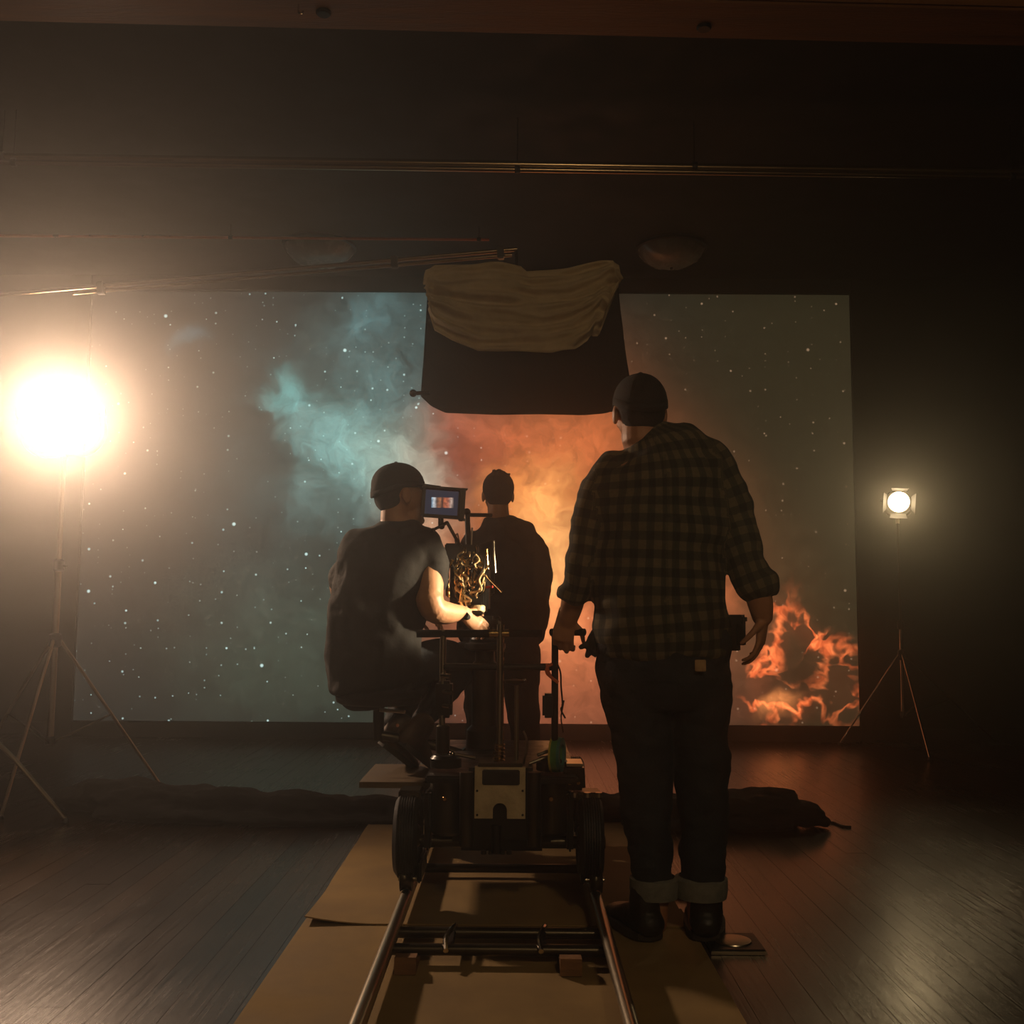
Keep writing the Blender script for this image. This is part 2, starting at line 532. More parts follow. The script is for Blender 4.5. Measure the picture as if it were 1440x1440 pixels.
def nebula_material():
    m = bpy.data.materials.new('projected nebula picture')
    k = NT(m)
    geo = k.n('ShaderNodeTexCoord')
    sep = k.n('ShaderNodeSeparateXYZ'); k.put(sep.inputs[0], geo.outputs['Object'])
    # picture coordinates in hundreds of photo pixels
    w, h = sx1 - sx0, sz1 - sz0
    U = k.math('MULTIPLY_ADD', sep.outputs[0], (12.09 - 1.31) / w, 1.31 - sx0 * (12.09 - 1.31) / w)
    V = k.math('MULTIPLY_ADD', sep.outputs[2], -(10.21 - 4.12) / h, 4.12 + sz1 * (10.21 - 4.12) / h)
    cmb = k.n('ShaderNodeCombineXYZ'); k.put(cmb.inputs[0], U); k.put(cmb.inputs[1], V)
    raw = cmb.outputs[0]
    def warp(vec, scale, amt, detail=2):
        _, c = k.noise(vec, scale, detail, 0.6)
        a = k.n('ShaderNodeVectorMath', operation='SUBTRACT'); k.put(a.inputs[0], c); a.inputs[1].default_value = (0.5, 0.5, 0.5)
        b = k.n('ShaderNodeVectorMath', operation='SCALE'); k.put(b.inputs[0], a.outputs[0]); b.inputs['Scale'].default_value = amt
        d = k.n('ShaderNodeVectorMath', operation='ADD'); k.put(d.inputs[0], vec); k.put(d.inputs[1], b.outputs[0])
        fl = k.n('ShaderNodeVectorMath', operation='MULTIPLY'); k.put(fl.inputs[0], d.outputs[0]); fl.inputs[1].default_value = (1, 1, 0)
        return fl.outputs[0]
    soft = warp(raw, 0.5, 0.7)
    wq = warp(warp(warp(raw, 0.9, 0.6), 2.2, 0.55), 6.0, 0.22)
    def blob(vec, cx, cy, sx, sy, rot=0.0, hard=0.0):
        mp = k.n('ShaderNodeMapping', vector_type='TEXTURE')
        k.put(mp.inputs['Vector'], vec)
        mp.inputs['Location'].default_value = (cx / 100, cy / 100, 0)
        mp.inputs['Rotation'].default_value = (0, 0, math.radians(rot))
        mp.inputs['Scale'].default_value = (sx / 100, sy / 100, 1)
        ln = k.n('ShaderNodeVectorMath', operation='LENGTH'); k.put(ln.inputs[0], mp.outputs[0])
        return k.rng(ln.outputs['Value'], hard, 1.8, 1.0, 0.0, 'SMOOTHERSTEP')
    det, _ = k.noise(wq, 1.1, 5, 0.62)
    fine, _ = k.noise(wq, 4.0, 4, 0.68)
    cur = k.mix(k.rng(U, 6.0, 11.5), srgb(30, 33, 31), srgb(40, 36, 22))
    def put(mask, rgb, amt=1.0, blend='ADD', dt=0.0):
        nonlocal cur
        if dt:
            mask = k.math('MULTIPLY', mask, k.rng(det, 0.5 - 0.22 / dt, 0.5 + 0.22 / dt, 0.05, 1.35))
        if amt != 1.0:
            mask = k.math('MULTIPLY', mask, amt)
        cur = k.mix(mask, cur, srgb(*rgb), blend)
    # dim wide glows
    put(blob(soft, 480, 640, 170, 240, 20), (46, 64, 62), dt=0.6)
    put(blob(soft, 450, 930, 180, 120, 0), (50, 60, 47), dt=0.6)
    put(blob(soft, 560, 470, 120, 80, -20), (58, 78, 77), dt=0.8)
    put(blob(soft, 800, 780, 190, 230, 0), (164, 84, 42))
    put(blob(soft, 850, 960, 190, 130, 0), (104, 52, 36))
    put(blob(soft, 1030, 800, 110, 170, -20), (62, 36, 17))
    # teal side: bright knot, then a pale bank running down to the right
    put(blob(wq, 412, 566, 30, 26, 0), (104, 182, 178), 1.0, dt=0.6)
    put(blob(wq, 452, 610, 60, 36, 40), (96, 140, 136), 1.0, dt=0.7)
    put(blob(wq, 520, 640, 88, 60, 35), (108, 146, 138), 1.0, dt=0.8)
    put(blob(wq, 585, 660, 56, 66, 20), (136, 146, 130), 1.0, dt=0.7)
    put(blob(wq, 480, 700, 66, 50, 0), (78, 106, 102), 1.0, dt=1.1)
    put(blob(wq, 560, 560, 60, 50, -30), (72, 100, 98), 1.0, dt=1.0)
    put(blob(wq, 530, 450, 46, 30, -40), (50, 78, 80), 1.0, dt=1.0)
    put(blob(wq, 270, 490, 26, 14, -30), (52, 84, 92), 0.8)
    put(blob(wq, 604, 700, 50, 60, 0), (150, 132, 112), 0.9, dt=0.5)
    put(blob(wq, 620, 780, 42, 60, 0), (206, 158, 118), 0.9, dt=0.4)
    # warm side
    put(blob(wq, 690, 620, 80, 46, 10), (150, 66, 38), 0.9, dt=0.8)
    put(blob(wq, 810, 615, 80, 40, 0), (196, 96, 48), 0.9, dt=0.7)
    put(blob(wq, 760, 700, 70, 54, -20), (196, 118, 50), 0.9, dt=0.7)
    put(blob(wq, 786, 780, 44, 100, 0), (246, 190, 112), 0.95, dt=0.4)
    put(blob(wq, 735, 690, 40, 40, 0), (160, 104, 52), 0.8, dt=1.0)
    put(blob(wq, 800, 890, 50, 60, 0), (206, 118, 70), 0.8, dt=0.4)
    put(blob(wq, 1030, 830, 26, 60, 0), (150, 74, 40), 0.8)
    # dark lanes
    put(k.math('MULTIPLY', blob(wq, 652, 648, 24, 44, -10), 0.6), (128, 46, 30), blend='MIX')
    put(k.math('MULTIPLY', blob(wq, 690, 640, 60, 20, 15), 0.5), (110, 50, 32), blend='MIX', dt=1.0)
    put(k.math('MULTIPLY', blob(wq, 470, 770, 30, 90, 10), 0.6), (40, 40, 34), blend='MIX', dt=1.0)
    # fiery filaments low on the right
    fw = warp(warp(raw, 0.8, 0.7), 3.0, 0.25)
    rid, _ = k.noise(fw, 1.5, 3, 0.55)
    ridge = k.rng(k.math('ABSOLUTE', k.math('SUBTRACT', rid, 0.5)), 0.0, 0.055, 1.0, 0.0, 'SMOOTHSTEP')
    zone = k.math('MAXIMUM', blob(fw, 1082, 950, 22, 80, 14), blob(fw, 1140, 890, 78, 18, 24))
    zone = k.math('MAXIMUM', zone, blob(fw, 1105, 1000, 55, 24, -8))
    zone = k.math('MAXIMUM', zone, k.math('MULTIPLY', blob(fw, 1185, 970, 40, 50, 0), 0.55))
    put(zone, (96, 38, 18), 0.55)
    fire = k.math('MULTIPLY', zone, ridge)
    put(fire, (236, 96, 44), 1.15)
    put(k.math('MULTIPLY', fire, k.rng(fine, 0.42, 0.7)), (250, 150, 84), 0.8)
    put(blob(fw, 1098, 1000, 26, 14, -20), (250, 150, 80), 0.8, dt=0.8)
    put(k.math('MULTIPLY', blob(fw, 1140, 955, 26, 22, 20), 0.7), (44, 32, 19), blend='MIX')
    # cloud texture over everything
    cur = k.mix(1.0, cur, k.mix(k.rng(fine, 0.3, 0.7), (0.72, 0.72, 0.72, 1), (1.22, 1.22, 1.22, 1)), 'MULTIPLY')
    # fade to the dark upper right
    fade = k.math('MULTIPLY', k.rng(U, 9.0, 11.0), k.rng(V, 8.4, 5.6))
    cur = k.mix(k.math('MULTIPLY', fade, 0.75), cur, srgb(38, 34, 21))
    # stars
    def stars(scale, rad, thr, gain):
        nonlocal cur
        vo = k.n('ShaderNodeTexVoronoi', voronoi_dimensions='2D')
        k.put(vo.inputs['Vector'], raw); vo.inputs['Scale'].default_value = scale
        sp = k.n('ShaderNodeSeparateColor'); k.put(sp.inputs[0], vo.outputs['Color'])
        on = k.math('GREATER_THAN', sp.outputs[0], thr)
        sz = k.math('MULTIPLY_ADD', sp.outputs[1], rad, rad * 0.45)
        s = k.math('SUBTRACT', 1.0, k.math('DIVIDE', vo.outputs['Distance'], sz), clamp=True)
        s = k.math('MULTIPLY', k.math('MULTIPLY', s, on), gain)
        tint = k.mix(k.rng(U, 6.0, 8.0), srgb(205, 236, 230), srgb(255, 205, 160))
        side = k.rng(U, 5.8, 7.5, 1.0, 0.25)
        cur = k.mix(k.math('MULTIPLY', s, side), cur, tint, 'ADD')
    stars(2.0, 0.045, 0.70, 1.5)
    stars(4.5, 0.070, 0.78, 0.9)
    stars(9.0, 0.095, 0.86, 0.55)
    e = k.n('ShaderNodeEmission')
    k.put(e.inputs[0], cur)
    e.inputs[1].default_value = SCREEN_GAIN
    df = k.n('ShaderNodeBsdfDiffuse'); df.inputs[0].default_value = (0.25, 0.24, 0.22, 1)
    ad = k.n('ShaderNodeAddShader')
    k.put(ad.inputs[0], e.outputs[0]); k.put(ad.inputs[1], df.outputs[0])
    k.put(k.out.inputs['Surface'], ad.outputs[0])
    return m


scr = thing('projection_screen', ((sx0 + sx1) / 2, SY, 0), 'wide projection screen showing a teal and orange nebula picture', 'screen')
sheet = MB().box(((sx0 + sx1) / 2, SY + 0.01, (sz0 + sz1) / 2), (sx1 - sx0, 0.02, sz1 - sz0)).build('picture_sheet', None, scr)
# keep world-like object coordinates: shift back by the parent's x
for v in sheet.data.vertices:
    v.co.x += scr.location.x
sheet.location.x = -scr.location.x
sheet.data.materials.append(nebula_material())
sheet['label'] = 'glowing picture of a nebula with stars'
fb = 0.13
M_BORDER = pm('black velvet border', srgb(20, 26, 24), srgb(26, 32, 29), 20, 0.85)
xm, zm = (sx0 + sx1) / 2, (sz0 + sz1) / 2
for c, s in (((sx0 - fb / 2, SY, zm), (fb, 0.05, sz1 - sz0 + 2 * fb)), ((sx1 + fb / 2, SY, zm), (fb, 0.05, sz1 - sz0 + 2 * fb)),
             ((xm, SY, sz1 + fb / 2), (sx1 - sx0, 0.05, fb)), ((xm, SY, sz0 - fb / 2), (sx1 - sx0, 0.05, fb))):
    MB().box(c, s, bev=0.008).build('frame_border', M_BORDER, scr)
for x in (sx0 + 0.5, xm, sx1 - 0.5):
    MB().box((x, SY + 0.06, 0.011 + (sz0 - fb) / 2), (0.06, 0.05, max(0.02, sz0 - fb - 0.02) + 0.04), bev=0.004).build('frame_foot', M_BLACKMETAL, scr)
    MB().box((x, SY + 0.115, sz1 - 0.05), (0.05, 0.17, 0.04), bev=0.004).build('wall_bracket', M_BLACKMETAL, scr)

# ------------------------------------------------------------------ ceiling things
def pipe_between(name, a, b, r, mat, label, cat, group=None, hangers=()):
    t = thing(name, (a + b) / 2, label, cat, group)
    MB().rod(a, b, r).build('tube', mat, t)
    for f in hangers:
        q = a.lerp(b, f)
        MB().rod((q.x, q.y, q.z - r * 0.5), (q.x, q.y, ZC + 0.002), 0.003).build('hanger', M_BLACKMETAL, t)
        MB().lathe([(r + 0.006, -0.015), (r + 0.008, -0.01), (r + 0.008, 0.01), (r + 0.006, 0.015)], q, b - a, 14).build('clamp', M_BLACKMETAL, t)
    return t


pa, pb = G(-60, 220, 3.62), G(1500, 243, 3.62)
pipe_between('ceiling_pipe', pa, pb, 0.024, M_PIPE, 'galvanised pipe hung under the ceiling, upper of the close pair', 'pipe', None, (0.04, 0.66, 0.96))
pa, pb = G(-60, 227, 3.585), G(1500, 250, 3.585)
pipe_between('ceiling_pipe', pa, pb, 0.016, M_PIPE, 'thinner pipe running just below the upper galvanised ceiling pipe', 'pipe', None, (0.05, 0.5, 0.95))
pa, pb = G(-40, 331, 3.80), G(688, 337, 3.80)
pipe_between('ceiling_conduit', pa, pb, 0.010, M_REDTUBE, 'thin copper red conduit under the ceiling near the screen', 'conduit', None, (0.05, 0.5, 0.98))

def dome_light(x, y, r, lab, glow=0.0):
    t = thing('ceiling_light', (x, y, ZC), lab, 'ceiling light', 'dome ceiling lights')
    MB().lathe([(r * 0.98, 0), (r * 1.03, -0.008), (r * 1.03, -0.028), (r * 0.97, -0.034)], (x, y, ZC), n=40).build('rim', M_BLACKMETAL, t)
    MB().lathe([(r * 0.97, -0.03), (r * 0.93, -0.06), (r * 0.80, -0.105), (r * 0.58, -0.145), (r * 0.3, -0.168), (r * 0.04, -0.175)], (x, y, ZC), n=40).build('glass_dome', m_emit('glowing fill dome glass', (1.0, 0.70, 0.37, 1), glow) if glow else M_GLASSDOME, t, smooth=60)
    MB().ball((x, y, ZC - 0.180), (0.012, 0.012, 0.012)).build('finial', M_BLACKMETAL, t)
    if glow:  # only the added fill dome glows and carries a lamp
        l = bpy.data.lights.new('dome_fill_lamp', 'POINT')
        l.energy = FILL_DOME_W; l.color = (1.0, 0.70, 0.37); l.shadow_soft_size = r * 0.8
        lo = bpy.data.objects.new('dome_fill_lamp', l); COL.objects.link(lo); lo.parent = t
        lo.location = (0, 0, -0.45)


for (px, py, w_, lab) in ((449, 344, 104, 'frosted glass dome ceiling light above the boom arm'), (944, 346, 100, 'frosted glass dome ceiling light above the plaid shirted person')):
    q = G(px, py, ZC)
    dome_light(q.x, q.y, w_ / 2 * S(q.y), lab)
dome_light(1.0, -1.6, 0.27, 'unseen dome shaped fill lamp added behind the camera', 3.0)  # added fill: warms muslin, boards and backs from the camera side


# ------------------------------------------------------------------ film lights and stands
def spot(name, parent, pos, target, watts, cone, color, radius, blend=0.6):
    l = bpy.data.lights.new(name, 'SPOT')
    l.energy = watts; l.color = color; l.spot_size = math.radians(cone); l.spot_blend = blend; l.shadow_soft_size = radius
    o = bpy.data.objects.new(name, l)
    COL.objects.link(o)
    o.parent = parent
    off = origin(parent)
    o.location = Vector(pos) - off
    o.rotation_euler = (Vector(target) - Vector(pos)).to_track_quat('-Z', 'Y').to_euler()
    return o


def film_light(center, target, r, body_len, label, watts, cone, color, lens_strength, barn=True, post_top=None, tilt_side=1, group=None, snoot=0.0, hang=False):
    """Fresnel style head: drum body, lens, yoke, spigot, barn doors"""
    c = Vector(center)
    ax = (Vector(target) - c).normalized()
    t, s, b = basis(ax, (1, 0, 0))
    if (b.z < 0) != hang:
        b = -b
    root = thing('film_light', c, label, 'film light', group)
    back = c - ax * body_len
    MB().lathe([(r * 0.55, 0), (r * 0.95, 0.03), (r * 1.12, 0.06), (r * 1.15, body_len - 0.02), (r * 1.22, body_len - 0.015), (r * 1.22, body_len), (r * 1.04, body_len), (r * 1.02, body_len - 0.012)], back, ax, 36).build('housing', M_BLACKMETAL, root)
    for q in (0.35, 0.5, 0.65):
        MB().lathe([(r * 1.15, -0.006), (r * 1.19, -0.003), (r * 1.19, 0.003), (r * 1.15, 0.006)], back + ax * body_len * q, ax, 36, close=False).build('cooling_fin', M_BLACKMETAL, root)
    lens = MB().lathe([(r * 1.02, -0.008), (r * 0.98, 0.002), (r * 0.7, 0.010), (r * 0.35, 0.015), (r * 0.02, 0.017)], c, ax, 36, close=False).build('lens', m_emit('lit lens', color + (1,), lens_strength), root, smooth=60)
    # yoke
    sx = s * (r * 1.32)
    mid = c - ax * body_len * 0.5
    low = mid - b * (r * 1.45)
    MB().tube([mid + sx, mid + sx - b * r * 0.9, low + sx * 0.6, low, low - sx * 0.6, mid - sx - b * r * 0.9, mid - sx], r * 0.07 + 0.006, 10).build('yoke', M_DARKSTEEL, root)
    for q in (-1, 1):
        MB().lathe([(r * 0.16, 0), (r * 0.2, 0.012), (r * 0.2, 0.03), (r * 0.12, 0.036)], mid + sx * q * 0.94, s * q, 14).build('tilt_knob', M_PLASTIC, root)
    dn = Vector((0, 0, -1 if not hang else 1))
    MB().rod(low - dn * 0.01, low + dn * 0.07, 0.014).build('spigot', M_STEEL, root)
    if barn:
        for (u, v, big) in ((s, b, 1.0), (-s, b, 1.0), (b, s, 0.8), (-b, s, 0.8)):
            h0 = c + u * r * 1.16 + ax * 0.005
            h1 = h0 + (ax * 0.95 + u * 0.3).normalized() * r * 1.2
            n_ = u.cross(v).normalized()
            nn = (h1 - h0).cross(v).normalized() * 0.0025
            vs = [h0 - v * r * 0.7, h0 + v * r * 0.7, h1 + v * r * 1.05 * big, h1 - v * r * 1.05 * big]
            MB().add([q + nn for q in vs] + [q - nn for q in vs], [(0, 1, 2, 3), (4, 5, 6, 7), (0, 1, 5, 4), (1, 2, 6, 5), (2, 3, 7, 6), (3, 0, 4, 7)]).build('barn_door', M_BLACKMETAL, root)
    if snoot:
        MB().lathe([(r * 1.18, 0.0), (r * 1.18, snoot), (r * 1.14, snoot), (r * 1.14, 0.0)], c, ax, 28, close=False).build('snoot', M_BLACKMETAL, root)
    spot('lamp_beam', root, c + ax * (0.03 + r * 0.2), c + ax * 3, watts, cone, color, r * 0.55)
    return root, low + dn * 0.07


def light_stand(base, top, legs, label, collar_z, mat_low, mat_up, r=0.016, group=None, split=0.5):
    """column from the lower collar to top, three legs with braces and feet"""
    base, top = Vector(base), Vector(top)
    root = thing('light_stand', (base.x, base.y, 0), label, 'light stand', group)
    low = Vector((base.x, base.y, collar_z * 0.35))
    zmid = collar_z + (top.z - collar_z) * split
    mid = low.lerp(top, (zmid - low.z) / (top.z - low.z))
    MB().rod(low, mid, r).build('lower_column', mat_low, root)
    MB().rod(mid, top, r * 0.72).build('upper_column', mat_up, root)
    MB().lathe([(r * 1.3, -0.03), (r * 1.8, -0.02), (r * 1.8, 0.03), (r * 1.2, 0.04)], mid, n=16).build('lock_collar', M_BLACKMETAL, root)
    MB().rod(mid, mid + Vector((0.05, -0.01, 0)), 0.006).build('lock_handle', M_BLACKMETAL, root)
    cz = Vector((base.x, base.y, collar_z))
    MB().lathe([(r * 1.2, -0.04), (r * 2.0, -0.03), (r * 2.0, 0.03), (r * 1.2, 0.04)], cz, n=16).build('leg_collar', M_BLACKMETAL, root)
    MB().lathe([(r * 1.2, -0.02), (r * 1.7, -0.012), (r * 1.7, 0.02), (r * 1.2, 0.03)], low, n=16).build('brace_collar', M_BLACKMETAL, root)
    for foot in legs:
        foot = Vector(foot)
        a = cz + (Vector((foot.x, foot.y, collar_z)) - cz).normalized() * r * 1.6
        f2 = foot + Vector((0, 0, 0.012))
        lg = MB().rod(a, f2, r * 0.55, r * 0.5).build('leg', mat_low, root)
        MB().rod(low + (a - cz) * 0.9, a.lerp(f2, 0.5), r * 0.36).build('brace', M_DARKSTEEL, root)
        MB().lathe([(0.016, 0), (0.018, 0.006), (0.014, 0.022)], (foot.x, foot.y, 0.001), n=12).build('rubber_foot', M_RUBBER, lg)
    return root


WARM = (1.0, 0.66, 0.43)
# left lamp
LL = P(85, 583, 5.55)
_, sp1 = film_light(LL, (-0.35, 0.3, 0.75), 0.16, 0.34, 'large warm film light glaring at the camera, on the stand left of the screen', LEFT_LAMP_W, 112, WARM, 45.0, barn=False)
b0 = Vector((sp1.x, sp1.y, 0))
light_stand(b0, sp1, [G(225, 1106), Vector((sp1.x - 0.62, sp1.y + 0.3, 0)), Vector((sp1.x + 0.05, sp1.y - 0.62, 0))], 'steel tripod stand carrying the large glaring film light', 0.86, M_STEEL, M_STEEL, 0.017, split=0.42)
# right lamp
RL = P(1264, 706, 7.92)
_, sp2 = film_light(RL, (1.0, 2.0, 0.6), 0.078, 0.24, 'small film light with barn doors glowing right of the screen', RIGHT_LAMP_W, 70, (1.0, 0.72, 0.37), 9.0, barn=True)
q = G(1293, 1051)
light_stand(Vector((sp2.x, sp2.y, 0)), sp2, [G(1181, 1048), G(1401, 1046), Vector((sp2.x - 0.05, sp2.y - 0.62, 0))], 'thin tripod stand under the small film light right of the screen', 0.72, M_CHROME, M_DARKSTEEL, 0.014, split=0.22)

# boom stand on the far left carrying the arm over to the flag
bmA, bmB = P(-55, 419, 4.92), P(731, 350, 4.92)
bst = thing('boom_stand', (bmA.x + 0.06, 4.92, 0), 'boom stand with long double arm reaching from the left to the black flag', 'boom stand')
piv = bmA.lerp(bmB, 0.035)
MB().rod((piv.x, piv.y, 0.3), (piv.x, piv.y, 1.6), 0.019).build('lower_column', M_STEEL, bst)
MB().rod((piv.x, piv.y, 1.6), (piv.x, piv.y, piv.z), 0.015).build('upper_column', M_STEEL, bst)
MB().lathe([(0.024, -0.03), (0.032, -0.02), (0.032, 0.03), (0.02, 0.04)], (piv.x, piv.y, 1.6), n=16).build('lock_collar', M_BLACKMETAL, bst)
MB().lathe([(0.05, -0.03), (0.055, -0.02), (0.055, 0.02), (0.05, 0.03)], piv + Vector((0, 0.0, 0)), (0, 1, 0), n=20).build('grip_head', M_BLACKMETAL, bst)
for a in (20, 140, 260):
    d_ = Vector((math.cos(math.radians(a)), math.sin(math.radians(a)), 0))
    c0 = Vector((piv.x, piv.y, 0.42 + 0.03 * (a // 120)))
    lg = MB().tube([c0, c0 + d_ * 0.16 + Vector((0, 0, 0.0)), c0 + d_ * 0.5 - Vector((0, 0, c0.z - 0.018))], 0.011, 10, 3).build('leg', M_STEEL, bst)
    MB().lathe([(0.016, 0), (0.018, 0.006), (0.013, 0.026)], (c0.x + d_.x * 0.5, c0.y + d_.y * 0.5, 0.001), n=12).build('rubber_foot', M_RUBBER, lg)
MB().lathe([(0.026, -0.05), (0.03, -0.04), (0.03, 0.04), (0.026, 0.05)], (piv.x, piv.y, 0.44), n=16).build('leg_collar', M_BLACKMETAL, bst)
dv = (bmB - bmA).normalized()
up = Vector((0, 0, 1)); up = (up - dv * up.dot(dv)).normalized()
MB().rod(bmA, bmA.lerp(bmB, 0.995), 0.0105).build('boom_arm', M_PIPE, bst)
MB().rod(bmA.lerp(bmB, 0.2) - up * 0.027, bmA.lerp(bmB, 0.985) - up * 0.027, 0.008).build('boom_arm', M_PIPE, bst)
for f in (0.25, 0.775, 0.965):
    q = bmA.lerp(bmB, f) - up * 0.013
    MB().box(q, (0.034, 0.036, 0.062), Matrix.Rotation(math.atan2(-dv.z, dv.x), 3, 'Y'), 0.004).build('clamp', M_BLACKMETAL, bst)

# ------------------------------------------------------------------ black flag with muslin
def sheet_grid(name, top, bot, x0, x1, nu, nv, depth_fn, mat, parent=None, thick=0.006, d0=4.9, edge=None):
    """hanging cloth: top/bottom outlines as (x, y) photo points on depth d0, with folds from depth_fn(u, v)"""
    tx, ty = zip(*top); bx_, by_ = zip(*bot)
    vs = []
    for j in range(nv + 1):
        v = j / nv
        for i in range(nu + 1):
            u = i / nu
            xa, xb = np.interp(u, np.linspace(0, 1, len(tx)), tx), np.interp(u, np.linspace(0, 1, len(bx_)), bx_)
            ya, yb = np.interp(u, np.linspace(0, 1, len(ty)), ty), np.interp(u, np.linspace(0, 1, len(by_)), by_)
            px, py = xa + (xb - xa) * v, ya + (yb - ya) * v
            if edge:
                px += edge(u, v)
            vs.append(P(px, py, d0) + Vector((0, depth_fn(u, v), 0)))
    n = len(vs)
    vs = vs + [v + Vector((0, thick, 0)) for v in vs]
    w = nu + 1
    fs = []
    for j in range(nv):
        for i in range(nu):
            a = j * w + i
            fs.append((a, a + 1, a + w + 1, a + w)); fs.append((n + a, n + a + w, n + a + w + 1, n + a + 1))
    rim = [i for i in range(w)] + [j * w + nu for j in range(1, nv + 1)] + [nv * w + i for i in range(nu - 1, -1, -1)] + [j * w for j in range(nv - 1, 0, -1)]
    for a, b in zip(rim, rim[1:] + rim[:1]):
        fs.append((a, b, n + b, n + a))
    return link_mesh(name, vs, fs, mat, parent, smooth=True)


flag = thing('black_flag', P(735, 380, 4.96), 'black cloth flag hanging from the boom arm in front of the screen', 'flag')
sheet_grid('cloth', [(602, 388), (640, 381), (735, 380), (830, 378), (867, 380)],
           [(591, 556), (606, 570), (626, 580), (660, 582), (700, 584), (760, 583), (820, 584), (850, 581), (872, 575), (886, 566), (889, 556)], 0, 1, 44, 22,
           lambda u, v: 0.012 * math.sin(u * 9 + v) * v + 0.006 * math.sin(v * 14 + u * 5), M_DUVET, flag, 0.005, 4.955,
           edge=lambda u, v: 3 * math.sin(v * PI) * (0.5 - u))
MB().rod(P(598, 392, 4.965), P(870, 386, 4.965), 0.009).build('top_bar', M_DARKSTEEL, flag)
MB().rod(P(604, 392, 4.972), P(594, 556, 4.972), 0.006).build('side_bar', M_DARKSTEEL, flag)
MB().rod(P(866, 388, 4.972), P(884, 556, 4.972), 0.006).build('side_bar', M_DARKSTEEL, flag)
MB().rod(P(604, 552, 4.965), P(586, 553, 4.965), 0.010).ball(P(581, 553, 4.965), 0.019).build('frame_pin', M_BLACKMETAL, flag)
MB().rod(bmB - Vector((0.02, 0, 0.0)), P(727, 389, 4.965), 0.008).build('hanging_pin', M_BLACKMETAL, flag)

mus_top = [(596, 398), (599, 381), (612, 373), (645, 371), (690, 370), (733, 374), (741, 379), (800, 374), (840, 368), (862, 366), (870, 372), (873, 392)]
mus_bot = [(604, 438), (608, 452), (612, 464), (636, 478), (672, 493), (720, 495), (776, 496), (808, 490), (826, 478), (833, 467), (842, 470), (864, 412)]
def mus_depth(u, v):
    e = 1.4 * v + 0.5 * (u - 0.5) ** 2
    g = 0.4 + 0.6 * u
    return (-0.03 * math.sin(PI * min(1, v * 1.05)) - 0.020 * math.sin(2 * PI * (e * 2.6 + 0.7 * u * (1 - v)) + 2 * mnoise.noise(Vector((u * 3, v * 3, 4)))) * g
            - 0.012 * math.sin(2 * PI * (e * 6.3 + 1.5 * u) + 1 + 3 * mnoise.noise(Vector((u * 4, v * 4, 9)))) * g + 0.045 * mnoise.noise(Vector((u * 4 + v * 2, v * 9 - u * 2.5, 1.3))) + 0.02 * mnoise.noise(Vector((u * 14, v * 16, 5.3))))
mus = sheet_grid('muslin_cloth', mus_top, mus_bot, 0, 1, 110, 56, mus_depth, M_MUSLIN, None, 0.004, 4.885,
                 edge=lambda u, v: 5 * mnoise.noise(Vector((u * 2, v * 9, 2.2))) * abs(2 * u - 1))
tag(mus, 'crumpled off-white muslin draped over the top of the black flag', 'cloth')

# unseen spotlight and stand, added to light the operator's forearm and the cables
KL = P(938, 775, 4.06)
ktarget = P(636, 830, 4.14)
key, spk = film_light(KL, ktarget, 0.05, 0.16, 'small snooted spotlight added unseen behind the plaid shirted person, aimed at the camera rig', KEY_LAMP_W, 29, (1.0, 0.78, 0.50), 6.0, barn=False, snoot=0.05)
kst = thing('light_stand', (spk.x, spk.y, 0), 'slim black round-base stand added under the unseen snooted spotlight', 'light stand')
MB().lathe([(0.11, 0), (0.115, 0.006), (0.105, 0.016), (0.02, 0.022)], (spk.x, spk.y, 0.0125), n=32).build('base', M_BLACKMETAL, kst)
MB().rod((spk.x, spk.y, 0.02), (spk.x, spk.y, 0.75), 0.013).build('lower_column', M_BLACKMETAL, kst)
MB().rod((spk.x, spk.y, 0.75), spk, 0.010).build('upper_column', M_BLACKMETAL, kst)
MB().lathe([(0.016, -0.02), (0.021, -0.012), (0.021, 0.02), (0.015, 0.028)], (spk.x, spk.y, 0.75), n=16).build('lock_collar', M_BLACKMETAL, kst)


# ------------------------------------------------------------------ floor coverings
def flat_sheet(name, corners, label, z0, thick=0.004, nu=24, nv=30, curl=None, group=None):
    a, b, c, d = [Vector(q) for q in corners]       # near-left, near-right, far-right, far-left
    vs = []
    for j in range(nv + 1):
        for i in range(nu + 1):
            u, v = i / nu, j / nv
            p = a.lerp(b, u).lerp(d.lerp(c, u), v)
            z = z0 + 0.0012 * (1 + mnoise.noise(Vector((p.x * 3, p.y * 2, z0 * 90))))
            if curl:
                z += curl(u, v)
            vs.append(Vector((p.x, p.y, z)))
    n = len(vs); w = nu + 1
    vs = [v + Vector((0, 0, thick)) for v in vs] + vs
    fs = []
    for j in range(nv):
        for i in range(nu):
            q = j * w + i
            fs.append((q, q + 1, q + w + 1, q + w)); fs.append((n + q, n + q + w, n + q + w + 1, n + q + 1))
    rim = [i for i in range(w)] + [j * w + nu for j in range(1, nv + 1)] + [nv * w + i for i in range(nu - 1, -1, -1)] + [j * w for j in range(nv - 1, 0, -1)]
    for q, r in zip(rim, rim[1:] + rim[:1]):
        fs.append((q, r, n + r, n + q))
    o = link_mesh(name, vs, fs, M_CARD, None, angle=40)
    return tag(o, label, 'floor board', group)


